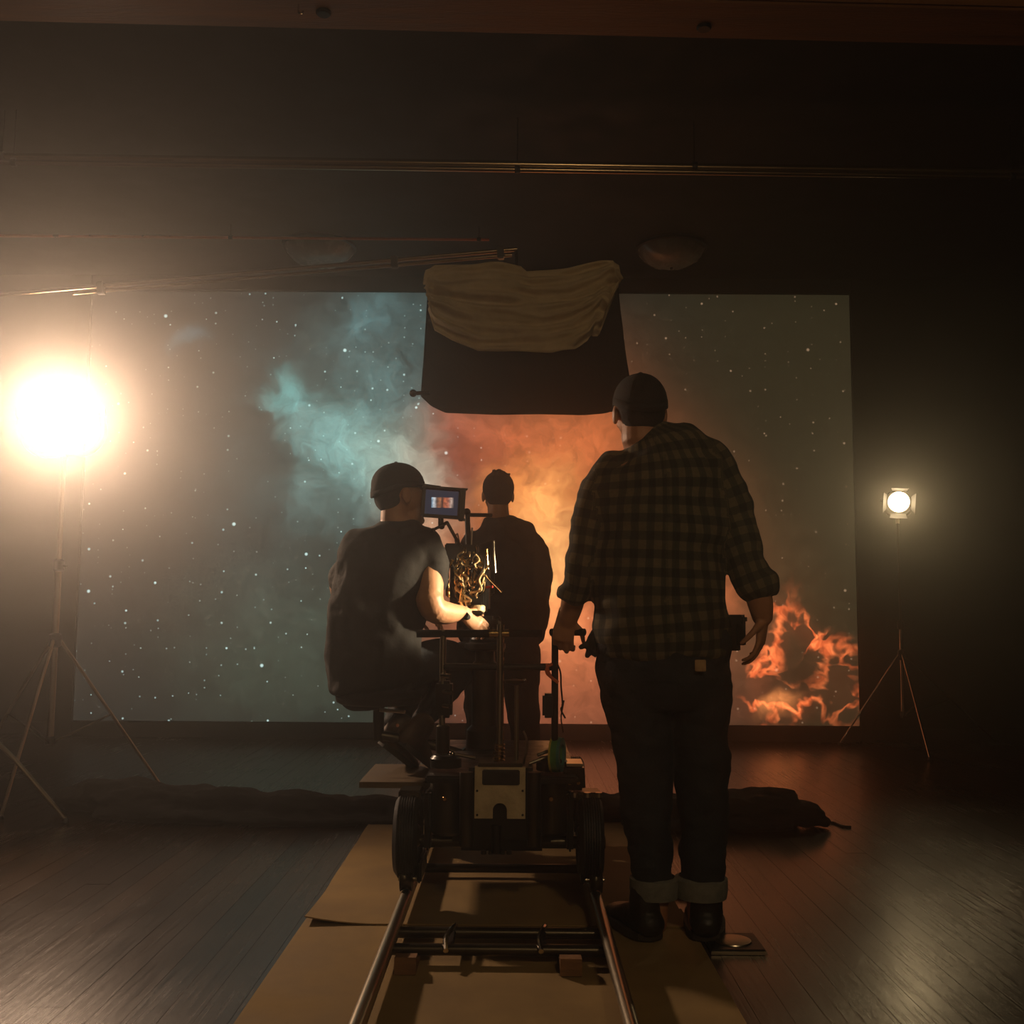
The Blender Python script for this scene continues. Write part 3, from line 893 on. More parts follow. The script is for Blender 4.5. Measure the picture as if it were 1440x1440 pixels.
seamL, seamR = G(428, 1303), G(968, 1308)
flat_sheet('floor_board', [(-0.71, 1.35, 0), (0.60, 1.35, 0), (0.59, 3.72, 0), (-0.70, 3.72, 0)], 'tan protective board under the nearer end of the track', 0.001)
flat_sheet('floor_board', [(seamL.x, seamL.y, 0), (seamR.x, seamR.y, 0), (0.585, 5.16, 0), (-0.705, 5.16, 0)], 'tan protective board with lifted corner, under the dolly', 0.0065,
           curl=lambda u, v: 0.022 * max(0, 1 - u * 5) ** 2 * max(0, 1 - v * 4.5) ** 2 + 0.004 * max(0, 1 - u * 7) * abs(math.sin(v * 13)))

# black cloth roll lying across the floor
def roll_heap():
    shapes = []
    def at(px, d, z):
        q = P(px, 1100, d); return Vector((q.x, d, z))
    pts = [(at(92, 5.45, 0.05), 0.05, 0.09), (at(135, 5.35, 0.085), 0.085, 0.13), (at(180, 5.28, 0.088), 0.088, 0.15), (at(240, 5.25, 0.078), 0.078, 0.13),
           (at(300, 5.22, 0.078), 0.078, 0.11), (at(420, 5.2, 0.07), 0.070, 0.10), (at(520, 5.24, 0.055), 0.055, 0.09), (at(620, 5.26, 0.045), 0.045, 0.09),
           (at(760, 5.25, 0.06), 0.06, 0.10), (at(880, 5.22, 0.07), 0.07, 0.11), (at(990, 5.20, 0.075), 0.075, 0.12), (at(1060, 5.18, 0.084), 0.084, 0.12),
           (at(1118, 5.17, 0.086), 0.086, 0.10)]
    shapes.append(loft(pts, side=(0, 0, 1), n=20, k=4, ck=0.2))
    shapes.append(loft([(at(1085, 5.14, 0.06), 0.06, 0.09), (at(1136, 5.13, 0.062), 0.062, 0.07), (at(1157, 5.12, 0.026), 0.024, 0.035)], side=(0, 0, 1), n=16, k=3))
    shapes.append(loft([(at(150, 5.2, 0.04), 0.04, 0.10), (at(330, 5.1, 0.03), 0.03, 0.10), (at(520, 5.12, 0.025), 0.025, 0.08), (at(640, 5.15, 0.02), 0.02, 0.07)], side=(0, 0, 1), n=16, k=3))
    shapes.append(loft([(at(880, 5.12, 0.022), 0.022, 0.07), (at(1000, 5.05, 0.025), 0.025, 0.08), (at(1110, 5.06, 0.018), 0.018, 0.06)], side=(0, 0, 1), n=16, k=3))
    return shapes


heap, hco = fuse('cloth_roll', roll_heap(), 0.013, M_DUVET, None, 2, (0.022, 7, 12, 16))
tag(heap, 'long black cloth rolled up and lying across the floor behind the dolly', 'cloth roll')
hz = np.array([v.co.z for v in heap.data.vertices])
for v in heap.data.vertices:
    v.co.z = max(v.co.z, 0.0015 + (0.0105 if -0.75 < v.co.x < 0.62 and v.co.y < 5.2 else 0.0))
cb = [G(1128, 1153, 0.006), G(1150, 1156, 0.006), G(1172, 1157, 0.006), G(1185, 1162, 0.006), G(1197, 1163, 0.006)]
tag(MB().tube(cb, 0.006).build('floor_cable', M_RUBBER), 'short black cable end beside the rolled cloth on the floor', 'cable')

# floor pocket plate near the standing person's boot
pl = G(1031, 1330)
t = thing('floor_pocket', (pl.x, pl.y, 0), 'square black floor pocket plate with round lid beside the boot', 'floor plate')
MB().box((pl.x, pl.y, 0.008), (0.17, 0.17, 0.014), bev=0.004).build('plate', M_PLASTIC, t)
MB().lathe([(0.058, 0), (0.056, 0.004), (0.04, 0.006), (0.01, 0.0065)], (pl.x, pl.y, 0.0148), n=28).build('lid', M_STEEL, t)
MB().box((pl.x, pl.y - 0.088, 0.006), (0.172, 0.006, 0.010), bev=0.001).build('metal_edge', M_STEEL, t)

# ------------------------------------------------------------------ track
TX, GA, RZ = -0.043, 0.32, 0.088
trk = thing('dolly_track', (TX, 3.0, 0), 'straight steel dolly track with tube rails on the tan floor boards', 'track')
for s in (-1, 1):
    x = TX + s * GA
    rl = MB().rod((x, 1.2, RZ), (x, 4.85, RZ), 0.019, n=18).build('rail', M_STEEL, trk)
    MB().box((x, 3.025, RZ - 0.030), (0.010, 3.64, 0.028)).build('rail_web', M_DARKSTEEL, rl)
    MB().rod((x + 0.004 * s, 1.2, RZ - 0.048), (x + 0.004 * s, 4.85, RZ - 0.048), 0.011, n=12).build('lower_tube', M_STEEL, rl)
for y in (1.5, 3.14, 3.30, 4.10, 4.75):
    MB().rod((TX - GA, y, RZ - 0.042), (TX + GA, y, RZ - 0.042), 0.017, n=14).build('tie', M_DARKSTEEL, trk)
for px in (637, 762):
    q = G(px, 1303, 0.06)
    MB().tube([(q.x - 0.008, 3.10, 0.055), (q.x - 0.012, 3.16, 0.072), (q.x, 3.22, 0.080), (q.x + 0.010, 3.29, 0.072), (q.x + 0.004, 3.33, 0.055)], 0.008).build('coupling_clamp', M_CHROME, trk)
    MB().box((q.x, 3.22, 0.05), (0.022, 0.13, 0.016), bev=0.003).build('coupling_bar', M_BLACKMETAL, trk)
for i, (px, lab) in enumerate(((601, 'pine wedge under the track tie by the left rail'), (833, 'pine wedge under the track tie by the right rail'))):
    q = G(px, 1372)
    mb = MB().prism([(-0.16, 0.0), (0.05, 0.0), (0.05, 0.048), (0.0, 0.044), (-0.032, 0.0195), (-0.16, 0.006)], (q.x - 0.032, 3.085, 0.0085), (0, -1, 0), (0, 0, 1), 0.062)
    tag(mb.build('wood_wedge', M_WOODBLK), lab, 'wedge')

# ------------------------------------------------------------------ camera dolly
dol = thing('camera_dolly', (TX, 4.0, 0.10), 'heavy black camera dolly with push bars, tyres and seat, on the track', 'dolly')
D0 = 3.52
# chassis housing with rounded flanks
MB().boxp(645, 762, 1082, 1194, D0, D0 + 0.42, 0.03).build('housing', M_BLACKMETAL, dol)
for px in (656, 751):
    a = P(px, 1190, D0); b = P(px, 1086, D0)
    MB().rod((a.x, D0 + 0.005, a.z), (b.x, D0 + 0.005, b.z), 0.024, n=18).build('housing_corner_tube', M_DARKSTEEL, dol)
# grey face plate with slot and arch notch
a, b = P(667, 1151, D0 - 0.03), P(739, 1079, D0 - 0.03)
w_, h_ = b.x - a.x, b.z - a.z
poly = [(0, 0), (w_ * 0.36, 0), (w_ * 0.36, h_ * 0.16)]
poly += [(w_ * (0.5 - 0.14 * math.cos(t_)), h_ * 0.16 + w_ * 0.14 * math.sin(t_)) for t_ in np.linspace(0.2, PI - 0.2, 10)]
poly += [(w_ * 0.64, h_ * 0.16), (w_ * 0.64, 0), (w_, 0), (w_, h_), (0, h_)]
fp = MB().prism([(x, -y) for x, y in poly][::-1], (a.x, D0 - 0.03, a.z), (1, 0, 0), (0, 0, -1), 0.026).build('face_plate', M_PLATE, dol)
MB().boxp(678, 731, 1083, 1104, D0 - 0.036, D0 - 0.02, 0.003).build('slot', M_PLASTIC, fp)
for (px, py) in ((671, 1112), (735, 1112), (671, 1146), (735, 1146)):
    MB().lathe([(0.004, 0), (0.004, 0.003)], P(px, py, D0 - 0.030), (0, -1, 0), 8).build('screw', M_BLACKMETAL, fp)
MB().boxp(672, 735, 1074, 1080, D0 - 0.03, D0 + 0.12, 0.003).build('top_lip', M_DARKSTEEL, fp)
q0 = P(698, 1160, D0 - 0.02); q1 = P(698, 1200, D0 - 0.02)
MB().rod(q0, q1, 0.016).build('tow_pin', M_BLACKMETAL, dol)
for px in (680, 690, 706, 716):
    q0 = P(px, 1196, D0 + 0.02)
    MB().rod(q0, q0 - Vector((0, 0, 0.012)), 0.009, n=8).build('hose_fitting', M_DARKSTEEL, dol)
# side tanks
for px, r_ in ((629, 0.062), (776, 0.066)):
    a, b = P(px, 1172, D0 + 0.14), P(px, 1090, D0 + 0.14)
    tk = MB().lathe([(r_ * 0.8, 0), (r_, 0.012), (r_, (b.z - a.z) - 0.008), (r_ * 1.04, (b.z - a.z) - 0.006), (r_ * 1.04, b.z - a.z), (r_ * 0.9, b.z - a.z + 0.006)], a, n=28).build('side_tank', M_DARKSTEEL, dol)
    MB().lathe([(0.008, 0), (0.010, 0.006), (0.007, 0.014)], P(px - 2, 1118, D0 + 0.14) - Vector((0, r_, 0)), (0, -1, 0), 10).build('drain_plug', M_BRASS, tk)
# deck plate
dz = P(700, 1076, D0 + 0.2).z
MB().box((TX, 4.02, dz - 0.022), (0.52, 0.98, 0.024), bev=0.006).build('deck', M_BLACKMETAL, dol)
MB().box((TX, 4.05, 0.30), (0.34, 0.90, 0.16), bev=0.03).build('chassis', M_BLACKMETAL, dol)
for y in (3.66, 4.55):
    MB().rod((TX - 0.36, y, 0.245), (TX + 0.36, y, 0.245), 0.022).build('axle', M_DARKSTEEL, dol)


def tyre(x, y, z, side):
    t = MB()
    R_, hw = 0.140, 0.042
    prof = [(R_ - 0.055, -hw * 0.8), (R_ - 0.02, -hw), (R_ - 0.004, -hw * 0.72)]
    for g in np.linspace(-0.6, 0.6, 7):
        prof += [(R_, hw * (g - 0.06)), (R_, hw * (g + 0.04)), (R_ - 0.006, hw * (g + 0.05)), (R_ - 0.006, hw * (g + 0.09))]
    prof += [(R_ - 0.004, hw * 0.74), (R_ - 0.02, hw), (R_ - 0.055, hw * 0.8)]
    o = t.lathe(prof, (x, y, z), (1, 0, 0), 40).build('tyre', M_RUBBER, dol)
    MB().lathe([(0.086, -hw * 0.7), (0.08, -hw * 0.85), (0.05, -hw * 0.5), (0.03, -hw * 1.0), (0.03, hw * 1.0), (0.05, hw * 0.5), (0.08, hw * 0.85), (0.086, hw * 0.7)], (x, y, z), (1, 0, 0), 28).build('rim', M_DARKSTEEL, o)
    MB().box((x - side * 0.068, y + 0.02, z + 0.055), (0.022, 0.10, 0.20), bev=0.008).build('wheel_fork', M_BLACKMETAL, dol)
    for dy in (-0.055, 0.095):
        w = MB().lathe([(0.030, -0.022), (0.042, -0.020), (0.034, -0.006), (0.034, 0.006), (0.042, 0.020), (0.030, 0.022)], (TX + side * GA, y + dy, RZ + 0.0195 + 0.034), (1, 0, 0), 20).build('track_wheel', M_DARKSTEEL, dol)
        MB().rod((TX + side * GA - side * 0.05, y + dy, RZ + 0.0535), (TX + side * GA + side * 0.028, y + dy, RZ + 0.0535), 0.009).build('wheel_pin', M_STEEL, w)
    MB().box((TX + side * (GA - 0.045), y + 0.02, RZ + 0.08), (0.016, 0.22, 0.07), bev=0.006).build('wheel_carrier', M_BLACKMETAL, dol)


zc = P(573, 1175, 3.62).z
for (px, side) in ((574, -1), (829, 1)):
    for y in (3.62, 4.56):
        tyre(P(px, 1175, 3.62).x, y, zc, side)
# valve boxes by the right tyre and levers
MB().boxp(793, 822, 1077, 1112, 3.60, 3.72, 0.008).build('valve_box', M_BLACKMETAL, dol)
MB().boxp(797, 820, 1074, 1078, 3.60, 3.72, 0.001).build('valve_cover', M_STEEL, dol)
for px in (801, 813):
    MB().lathe([(0.008, 0), (0.010, 0.008), (0.006, 0.018)], P(px, 1100, 3.60), (0, -1, 0), 10).build('valve_knob', M_BRASS, dol)
for px in (808, 826, 842):
    q0 = P(px, 1121, 3.60)
    MB().rod(q0, q0 + Vector((0, 0, 0.016)), 0.012, n=10).build('bolt_head', M_STEEL, dol)
MB().boxp(560, 592, 1112, 1124, 3.60, 3.70, 0.006).build('fender', M_DARKSTEEL, dol)
MB().boxp(806, 846, 1115, 1126, 3.60, 3.70, 0.006).build('fender', M_DARKSTEEL, dol)
# steering pivot caps on deck
for (px, py) in ((627, 1066), (776, 1070)):
    q0 = P(px, py, D0 + 0.14)
    MB().lathe([(0.055, -0.03), (0.055, 0.0), (0.045, 0.012), (0.02, 0.016)], q0, n=24).build('pivot_cap', M_BLACKMETAL, dol)
for (x0, y0, x1, y1) in ((638, 1060, 668, 1066), (756, 1062, 776, 1054), (744, 1074, 770, 1064)):
    MB().rod(P(x0, y0, D0 + 0.1), P(x1, y1, D0 + 0.12), 0.006).build('lever', M_STEEL, dol)
MB().ball(P(636, 1060, D0 + 0.1), 0.011).build('lever_knob', M_CHROME, dol)
MB().ball(P(779, 1053, D0 + 0.12), 0.008).build('lever_knob', M_CHROME, dol)
# vertical posts
def post(px, y0, y1, rpx, d, mat, name='post'):
    a, b = P(px, y1, d), P(px, y0, d)
    b.x = a.x
    return MB().rod(a, b, rpx * S(d), n=16).build(name, mat, dol)


pc = post(702, 878, 1074, 4.6, 3.56, M_STEEL, 'steering_post')
q0 = P(702, 1072, 3.56)
for i in range(5):
    MB().lathe([(0.016, 0), (0.020, 0.003), (0.020, 0.008), (0.016, 0.011)], q0 + Vector((0, 0, 0.013 * i)), n=18).build('collar_ring', M_BRASS, pc)
pc2 = post(706.5, 878, 1060, 1.6, 3.575, M_BRASS, 'control_rod')
ps = post(726, 962, 1074, 3.2, 3.58, M_STEEL, 'lift_post')
q0 = P(724, 958, 3.58)
MB().lathe([(0.008, -0.014), (0.034, -0.006), (0.036, 0.004), (0.010, 0.008)], q0, n=20).build('post_cap', M_DARKSTEEL, ps)
MB().ball(P(737, 957, 3.575), 0.007).build('cap_knob', M_CHROME, ps)
pl_ = post(621, 886, 1060, 4.4, 3.58, M_STEEL, 'push_post')
MB().lathe([(0.018, -0.05), (0.024, -0.045), (0.024, 0.045), (0.018, 0.05)], P(623, 1040, 3.58), n=16).build('post_socket', M_DARKSTEEL, pl_)
for (py, px) in ((950, 628), (972, 631), (992, 628)):
    MB().rod(P(621, py, 3.57), P(px + 6, py + 2, 3.55), 0.009, n=10).build('clamp_screw', M_CHROME, pl_)
MB().boxp(612, 636, 958, 1010, 3.56, 3.62, 0.01).build('clamp_block', M_BLACKMETAL, pl_)
pr_ = post(780, 886, 1062, 4.8, 3.58, M_BLACKMETAL, 'push_post')
MB().boxp(763, 781, 976, 1010, 3.57, 3.62, 0.008).build('control_box', M_PLASTIC, pr_)
# push bars
MB().rod(P(586, 891, 3.58), P(762, 891, 3.58), 0.0135).build('push_bar', M_FOAM, dol)
MB().rod(P(688, 891, 3.565), P(716, 891, 3.565), 0.015).build('bar_sleeve', M_BRASS, dol)
MB().rod(P(624, 938, 3.58), P(776, 938, 3.58), 0.0125).build('cross_bar', M_BLACKMETAL, dol)
MB().rod(P(775, 889, 3.58), P(822, 889, 3.50), 0.0125).build('hand_grip', M_FOAM, dol)
MB().boxp(774, 786, 884, 896, 3.565, 3.60, 0.004).build('grip_elbow', M_BLACKMETAL, dol)
# centre column carrying the camera
CD = 4.27
cb_ = P(682, 905, CD)
MB().lathe([(0.075, dz - 0.02), (0.072, dz + 0.06), (0.052, dz + 0.08), (0.050, cb_.z - 0.08), (0.040, cb_.z - 0.07), (0.040, cb_.z)], (cb_.x, CD, 0), n=28).build('lift_column', M_DARKSTEEL, dol)
MB().lathe([(0.06, 0), (0.085, 0.01), (0.085, 0.03), (0.06, 0.035)], cb_ - Vector((0, 0, 0.03)), n=28).build('column_flange', M_BLACKMETAL, dol)
# foot board on the left and its bracket
fa, fb_ = P(505, 1108, 3.86), P(602, 1101, 3.86)
fz = fa.z
MB().add([(fa.x, 3.86, fz), (fb_.x + 0.04, 3.86, fz), (fb_.x + 0.04, 4.30, fz), (P(528, 1073, 4.3).x, 4.30, fz),
          (fa.x, 3.86, fz + 0.022), (fb_.x + 0.04, 3.86, fz + 0.022), (fb_.x + 0.04, 4.30, fz + 0.022), (P(528, 1073, 4.3).x, 4.30, fz + 0.022)],
         [(0, 1, 2, 3), (4, 5, 6, 7), (0, 1, 5, 4), (1, 2, 6, 5), (2, 3, 7, 6), (3, 0, 4, 7)]).build('foot_board', M_STEPWOOD, dol)
MB().box((TX - 0.28, 4.08, fz - 0.02), (0.20, 0.06, 0.03), bev=0.004).build('board_bracket', M_BLACKMETAL, dol)
# seat
sp = P(533, 983, 4.12)
seatc = Vector((sp.x, 4.12, sp.z))
st = MB().lathe([(0.03, -0.020), (0.15, -0.018), (0.168, -0.008), (0.172, 0.012), (0.150, 0.030), (0.02, 0.034)], seatc, n=32).build('seat', M_RUBBER, dol, smooth=50)
MB().rod(seatc - Vector((0, 0, 0.02)), seatc - Vector((0, 0, 0.16)), 0.022).build('seat_stem', M_DARKSTEEL, st)
MB().tube([seatc - Vector((0, 0, 0.14)), seatc + Vector((0.16, 0.03, -0.17)), Vector((TX - 0.17, 4.18, seatc.z - 0.22)), Vector((TX - 0.17, 4.18, dz - 0.01))], 0.019, 12).build('seat_arm', M_DARKSTEEL, dol)
MB().rod(seatc + Vector((0.02, -0.13, -0.03)), seatc + Vector((0.12, -0.15, -0.035)), 0.007).build('seat_lever', M_STEEL, st)
q0 = P(548, 990, 4.05)
MB().tube([q0 + Vector((-0.03, 0, 0.02)), q0 + Vector((0, 0, -0.005)), q0 + Vector((0.04, 0, -0.002)), q0 + Vector((0.09, 0, 0.03))], 0.006).build('seat_cable', M_BRASS, st)

# roll of tape, ribbon, cord hung on the dolly
tc_ = P(783, 1061, 3.60)
tr = thing('tape_roll', tc_, 'roll of green and yellow tape standing on edge on the dolly', 'tape roll')
ax = Vector((1, -0.28, 0)).normalized()
MB().lathe([(0.036, -0.010), (0.060, -0.010), (0.060, 0.010), (0.036, 0.010), (0.036, -0.010)], tc_, ax, 36, close=False).build('tape', M_GREEN, tr)
MB().lathe([(0.037, -0.017), (0.061, -0.017), (0.061, -0.010), (0.037, -0.010), (0.037, -0.017)], tc_, ax, 36, close=False).build('tape', M_YELLOW, tr)
MB().lathe([(0.037, 0.010), (0.058, 0.010), (0.058, 0.020), (0.037, 0.020), (0.037, 0.010)], tc_, ax, 36, close=False).build('tape', M_TEALT, tr)
rb = MB().tube([P(776, 934, 3.56), P(770, 938, 3.55), P(769, 946, 3.55), P(776, 953, 3.55), P(785, 960, 3.55)], 0.0055).tube([P(769, 934, 3.56), P(771, 944, 3.548), P(774, 950, 3.55)], 0.005).build('ribbon', M_ORANGE)
tag(rb, 'orange ribbon tied to the push post above the control box', 'ribbon')
cd = MB().tube([P(782, 930, 3.55), P(788, 945, 3.55), P(789, 965, 3.55), P(791, 990, 3.55), P(789, 998, 3.55), P(795, 1010, 3.55)], 0.003).tube([P(790, 992, 3.55), P(793, 985, 3.55), P(791, 996, 3.55), P(789, 1010, 3.55), P(792, 1030, 3.56)], 0.0025).build('hanging_cord', M_RUBBER)
tag(cd, 'thin knotted dark cord dangling beside the right push post', 'cord')
q0 = P(741, 1045, 3.62)
cb2 = MB().tube([P(736, 1028, 3.62), P(740, 1038, 3.62), P(741, 1052, 3.62), P(738, 1066, 3.62), P(737, 1074, 3.63)], 0.004).build('loop_cable', M_STEEL)
tag(cb2, 'thin silvery cable rising from the deck beside the short lift post', 'cable')

# ------------------------------------------------------------------ fluid head and cinema camera
hd = thing('fluid_head', (cb_.x, CD, cb_.z + 0.005), 'black fluid head between dolly column and camera', 'tripod head')
z0 = cb_.z + 0.0055
MB().lathe([(0.06, 0), (0.062, 0.012), (0.05, 0.03), (0.048, 0.05), (0.03, 0.055)], (cb_.x, CD, z0), n=28).build('pan_base', M_BLACKMETAL, hd)
ct = P(660, 866, CD)
ztop = ct.z
MB().box((cb_.x - 0.01, CD, (z0 + 0.05 + ztop) / 2), (0.11, 0.14, max(0.03, ztop - z0 - 0.05)), bev=0.014).build('tilt_body', M_BLACKMETAL, hd)
MB().lathe([(0.035, 0), (0.038, 0.01), (0.032, 0.02)], (cb_.x + 0.045, CD, z0 + 0.07), (1, 0, 0), 20).build('drag_dial', M_DARKSTEEL, hd)
ph0, ph1 = Vector((cb_.x - 0.04, CD - 0.05, z0 + 0.07)), P(657, 868, 4.15)
MB().rod(ph0, ph0.lerp(ph1, 0.55), 0.008).build('pan_handle', M_STEEL, hd)
MB().rod(ph0.lerp(ph1, 0.5), ph0.lerp(ph1, 1.25), 0.014).build('handle_grip', M_FOAM, hd)

rig = thing('cinema_camera', (ct.x, CD, ztop + 0.001), 'cinema camera rig with monitor, rods and a tangle of cables', 'camera')
MB().box((P(660, 820, CD).x, CD + 0.02, ztop + 0.012), (0.12, 0.26, 0.02), bev=0.004).build('base_plate', M_DARKSTEEL, rig)
MB().boxp(632, 688, 776, 860, CD - 0.03, CD + 0.22, 0.012).build('camera_body', M_PLASTIC, rig)
MB().boxp(641, 680, 788, 850, CD - 0.075, CD - 0.03, 0.008).build('battery', M_BLACKMETAL, rig)
MB().boxp(625, 650, 764, 796, CD - 0.06, CD + 0.02, 0.005).build('transmitter_box', M_PLASTIC, rig)
q0 = P(660, 815, CD)
MB().lathe([(0.055, 0.22), (0.055, 0.30), (0.062, 0.305), (0.062, 0.36), (0.05, 0.365)], (q0.x, CD, q0.z + 0.01), (0, 1, 0), 28).build('lens', M_BLACKMETAL, rig)
MB().box((q0.x, CD + 0.42, q0.z + 0.01), (0.19, 0.09, 0.14), bev=0.01).build('matte_box', M_PLASTIC, rig)
for dx in (-0.045, 0.045):
    MB().rod((q0.x + dx, CD - 0.06, ztop + 0.03), (q0.x + dx, CD + 0.45, ztop + 0.03), 0.0075).build('support_rod', M_STEEL, rig)
# cage rods and handles that catch the key light
for (x0, y0, x1, y1, r_, m_) in ((684, 772, 686, 800, 0.0055, M_BRASS), (693.5, 760, 696.5, 805, 0.0048, M_CHROME), (676, 766, 694, 760, 0.004, M_DARKSTEEL),
                                 (629, 800, 631, 840, 0.006, M_BRASS), (637, 787, 629, 800, 0.007, M_BRASS), (642, 784, 643, 796, 0.004, M_CHROME), (683, 800, 680, 806, 0.005, M_CHROME),
                                 (621, 778, 626, 792, 0.006, M_BLACKMETAL), (626, 792, 628, 838, 0.004, M_DARKSTEEL)):
    MB().rod(P(x0, y0, CD - 0.07), P(x1, y1, CD - 0.07), r_, n=10).build('cage_rod', m_, rig)
MB().rod(P(683, 809, CD - 0.10), P(706, 832, CD - 0.13), 0.0055).build('focus_whip', M_CHROME, rig)
MB().rod(P(681, 806, CD - 0.09), P(689, 793, CD - 0.10), 0.004).build('antenna', M_CHROME, rig)
MB().rod(P(684, 826, CD - 0.09), P(693, 825, CD - 0.1), 0.005).build('connector', M_REDP, rig)
# tangle of cables over the back of the camera
rnd = random.Random(21)
for i in range(30):
    x, y = rnd.uniform(643, 676), rnd.uniform(768, 806)
    pts = []
    tx = rnd.uniform(-9, 9)
    for j in range(6):
        f = j / 5
        pts.append(P(x + tx * math.sin(f * PI * rnd.uniform(0.6, 2.0)) + rnd.uniform(-6, 6), y + f * rnd.uniform(24, 56), CD - 0.085 - 0.028 * math.sin(f * PI) - rnd.uniform(0, 0.022)))
    m_ = (M_BRASS, M_CABLE, M_CHROME, M_BRASS, M_PLASTIC, M_CABLE)[i % 6]
    MB().tube(pts, rnd.uniform(0.0028, 0.0052), 8, 4).build('cable', m_, rig)
for i in range(14):
    q = P(rnd.uniform(645, 682), rnd.uniform(776, 852), CD - 0.088)
    MB().lathe([(0.007, 0), (0.008, 0.004), (0.006, 0.018)], q, (rnd.uniform(-0.4, 0.4), -1, rnd.uniform(-0.4, 0.4)), 10).build('connector', (M_CHROME, M_BRASS, M_BLACKMETAL)[i % 3], rig)
MB().tube([P(676, 806, CD - 0.1), P(682, 815, CD - 0.11), P(681, 830, CD - 0.11), P(674, 838, CD - 0.1)], 0.004).build('cable', M_CHROME, rig)
MB().lathe([(0.026, -0.015), (0.03, -0.01), (0.03, 0.01), (0.024, 0.015)], P(672, 856, CD - 0.05), (0, 0, 1), 20).build('focus_knob', M_PLATE, rig)
# mast with viewfinder bar
MB().rod(P(657, 722, CD - 0.02), P(659, 772, CD - 0.02), 0.0115).build('mast', M_BLACKMETAL, rig)
MB().rod(P(664, 742, CD - 0.02), P(662, 772, CD - 0.02), 0.004).build('mast_cable', M_STEEL, rig)
MB().rod(P(655, 724, CD - 0.02), P(691, 724.5, CD + 0.06), 0.0085).build('viewfinder_bar', M_BLACKMETAL, rig)
MB().ball(P(656.5, 720, CD - 0.02), 0.016).build('mast_joint', M_BLACKMETAL, rig)
MB().ball(P(652.5, 731, CD - 0.04), 0.006).build('joint_screw', M_CHROME, rig)
MB().boxp(640, 672, 766, 780, CD - 0.04, CD + 0.1, 0.004).build('top_handle_base', M_PLASTIC, rig)
# monitor
MD = 4.08
mon_c = P(622, 708.5, MD)
RM = Matrix.Rotation(math.radians(-6), 3, 'Y') if False else Matrix.Rotation(math.radians(3.0), 3, 'Y')
RM = RM @ Matrix.Rotation(math.radians(8), 3, 'Z')
px_ = S(MD)
mon = MB().box(mon_c, (57 * px_, 0.035, 41 * px_), RM, 0.005).build('monitor', M_PLASTIC, rig)


def screen_mat():
    m = bpy.data.materials.new('monitor picture')
    k = NT(m)
    tc = k.n('ShaderNodeTexCoord')
    sep = k.n('ShaderNodeSeparateXYZ'); k.put(sep.inputs[0], tc.outputs['Generated'])
    x, z = sep.outputs[0], sep.outputs[2]
    inside = k.math('MULTIPLY', k.math('MULTIPLY', k.math('GREATER_THAN', x, 0.2), k.math('LESS_THAN', x, 0.86)), k.math('MULTIPLY', k.math('GREATER_THAN', z, 0.30), k.math('LESS_THAN', z, 0.70)))
    ramp = k.n('ShaderNodeValToRGB')
    k.put(ramp.inputs[0], x)
    el = ramp.color_ramp.elements
    el[0].position = 0.2; el[0].color = srgb(120, 170, 200)
    el[1].position = 0.86; el[1].color = srgb(70, 62, 70)
    for p_, c_ in ((0.28, srgb(245, 248, 250)), (0.36, srgb(120, 88, 70)), (0.46, srgb(200, 130, 90)), (0.52, srgb(60, 44, 44)), (0.6, srgb(220, 120, 80)), (0.7, srgb(200, 120, 96)), (0.78, srgb(235, 200, 180))):
        e_ = el.new(p_); e_.color = c_
    f, _ = k.noise(tc.outputs['Generated'], 9.0, 3)
    pic = k.mix(k.rng(f, 0.35, 0.65), k.mix(0.6, ramp.outputs[0], (0.02, 0.02, 0.03, 1)), ramp.outputs[0])
    c = k.mix(inside, srgb(46, 47, 58), pic)
    e = k.n('ShaderNodeEmission'); k.put(e.inputs[0], c); e.inputs[1].default_value = 0.9
    k.put(k.out.inputs['Surface'], e.outputs[0])
    return m


off = RM @ Vector((-1.5 * px_, -0.0185, 1 * px_))
MB().box(mon_c + off, (46 * px_, 0.003, 34 * px_), RM).build('display', screen_mat(), mon)
for (dx, dzz, wx, wz) in ((27.5, 0, 7, 46), (-28, 0, 3, 40)):
    MB().box(mon_c + RM @ Vector((dx * px_, -0.02, dzz * px_)), (wx * px_, 0.05, wz * px_), RM, 0.003).build('hood_side', M_PLASTIC, mon)
MB().box(mon_c + RM @ Vector((0, -0.02, 21.5 * px_)), (60 * px_, 0.05, 2.5 * px_), RM, 0.002).build('hood_top', M_PLASTIC, mon)
MB().box(mon_c + RM @ Vector((29 * px_, -0.022, 22 * px_)), (9 * px_, 0.05, 1.6 * px_), RM, 0.001).build('hood_tab', M_PLASTIC, mon)
MB().rod(P(620, 729, MD), P(620, 739, MD), 0.011).ball(P(621, 740, MD), 0.013).build('ball_mount', M_BLACKMETAL, rig)
MB().rod(P(620, 740, MD - 0.01), P(609, 745, MD - 0.02), 0.006).ball(P(609, 745, MD - 0.02), 0.008).build('mount_lever', M_BLACKMETAL, rig)
MB().tube([P(621, 740, MD), P(628, 735, MD), P(630, 737, MD + 0.01), P(636, 748, MD + 0.05), P(645, 764, CD - 0.03)], 0.0068, 10).build('monitor_arm', M_BLACKMETAL, rig)
MB().tube([P(641, 765, CD - 0.06), P(640, 757, CD - 0.06), P(643, 750, CD - 0.06), P(645, 758, CD - 0.06), P(647, 768, CD - 0.06)], 0.0028).build('cable', M_DARKSTEEL, rig)


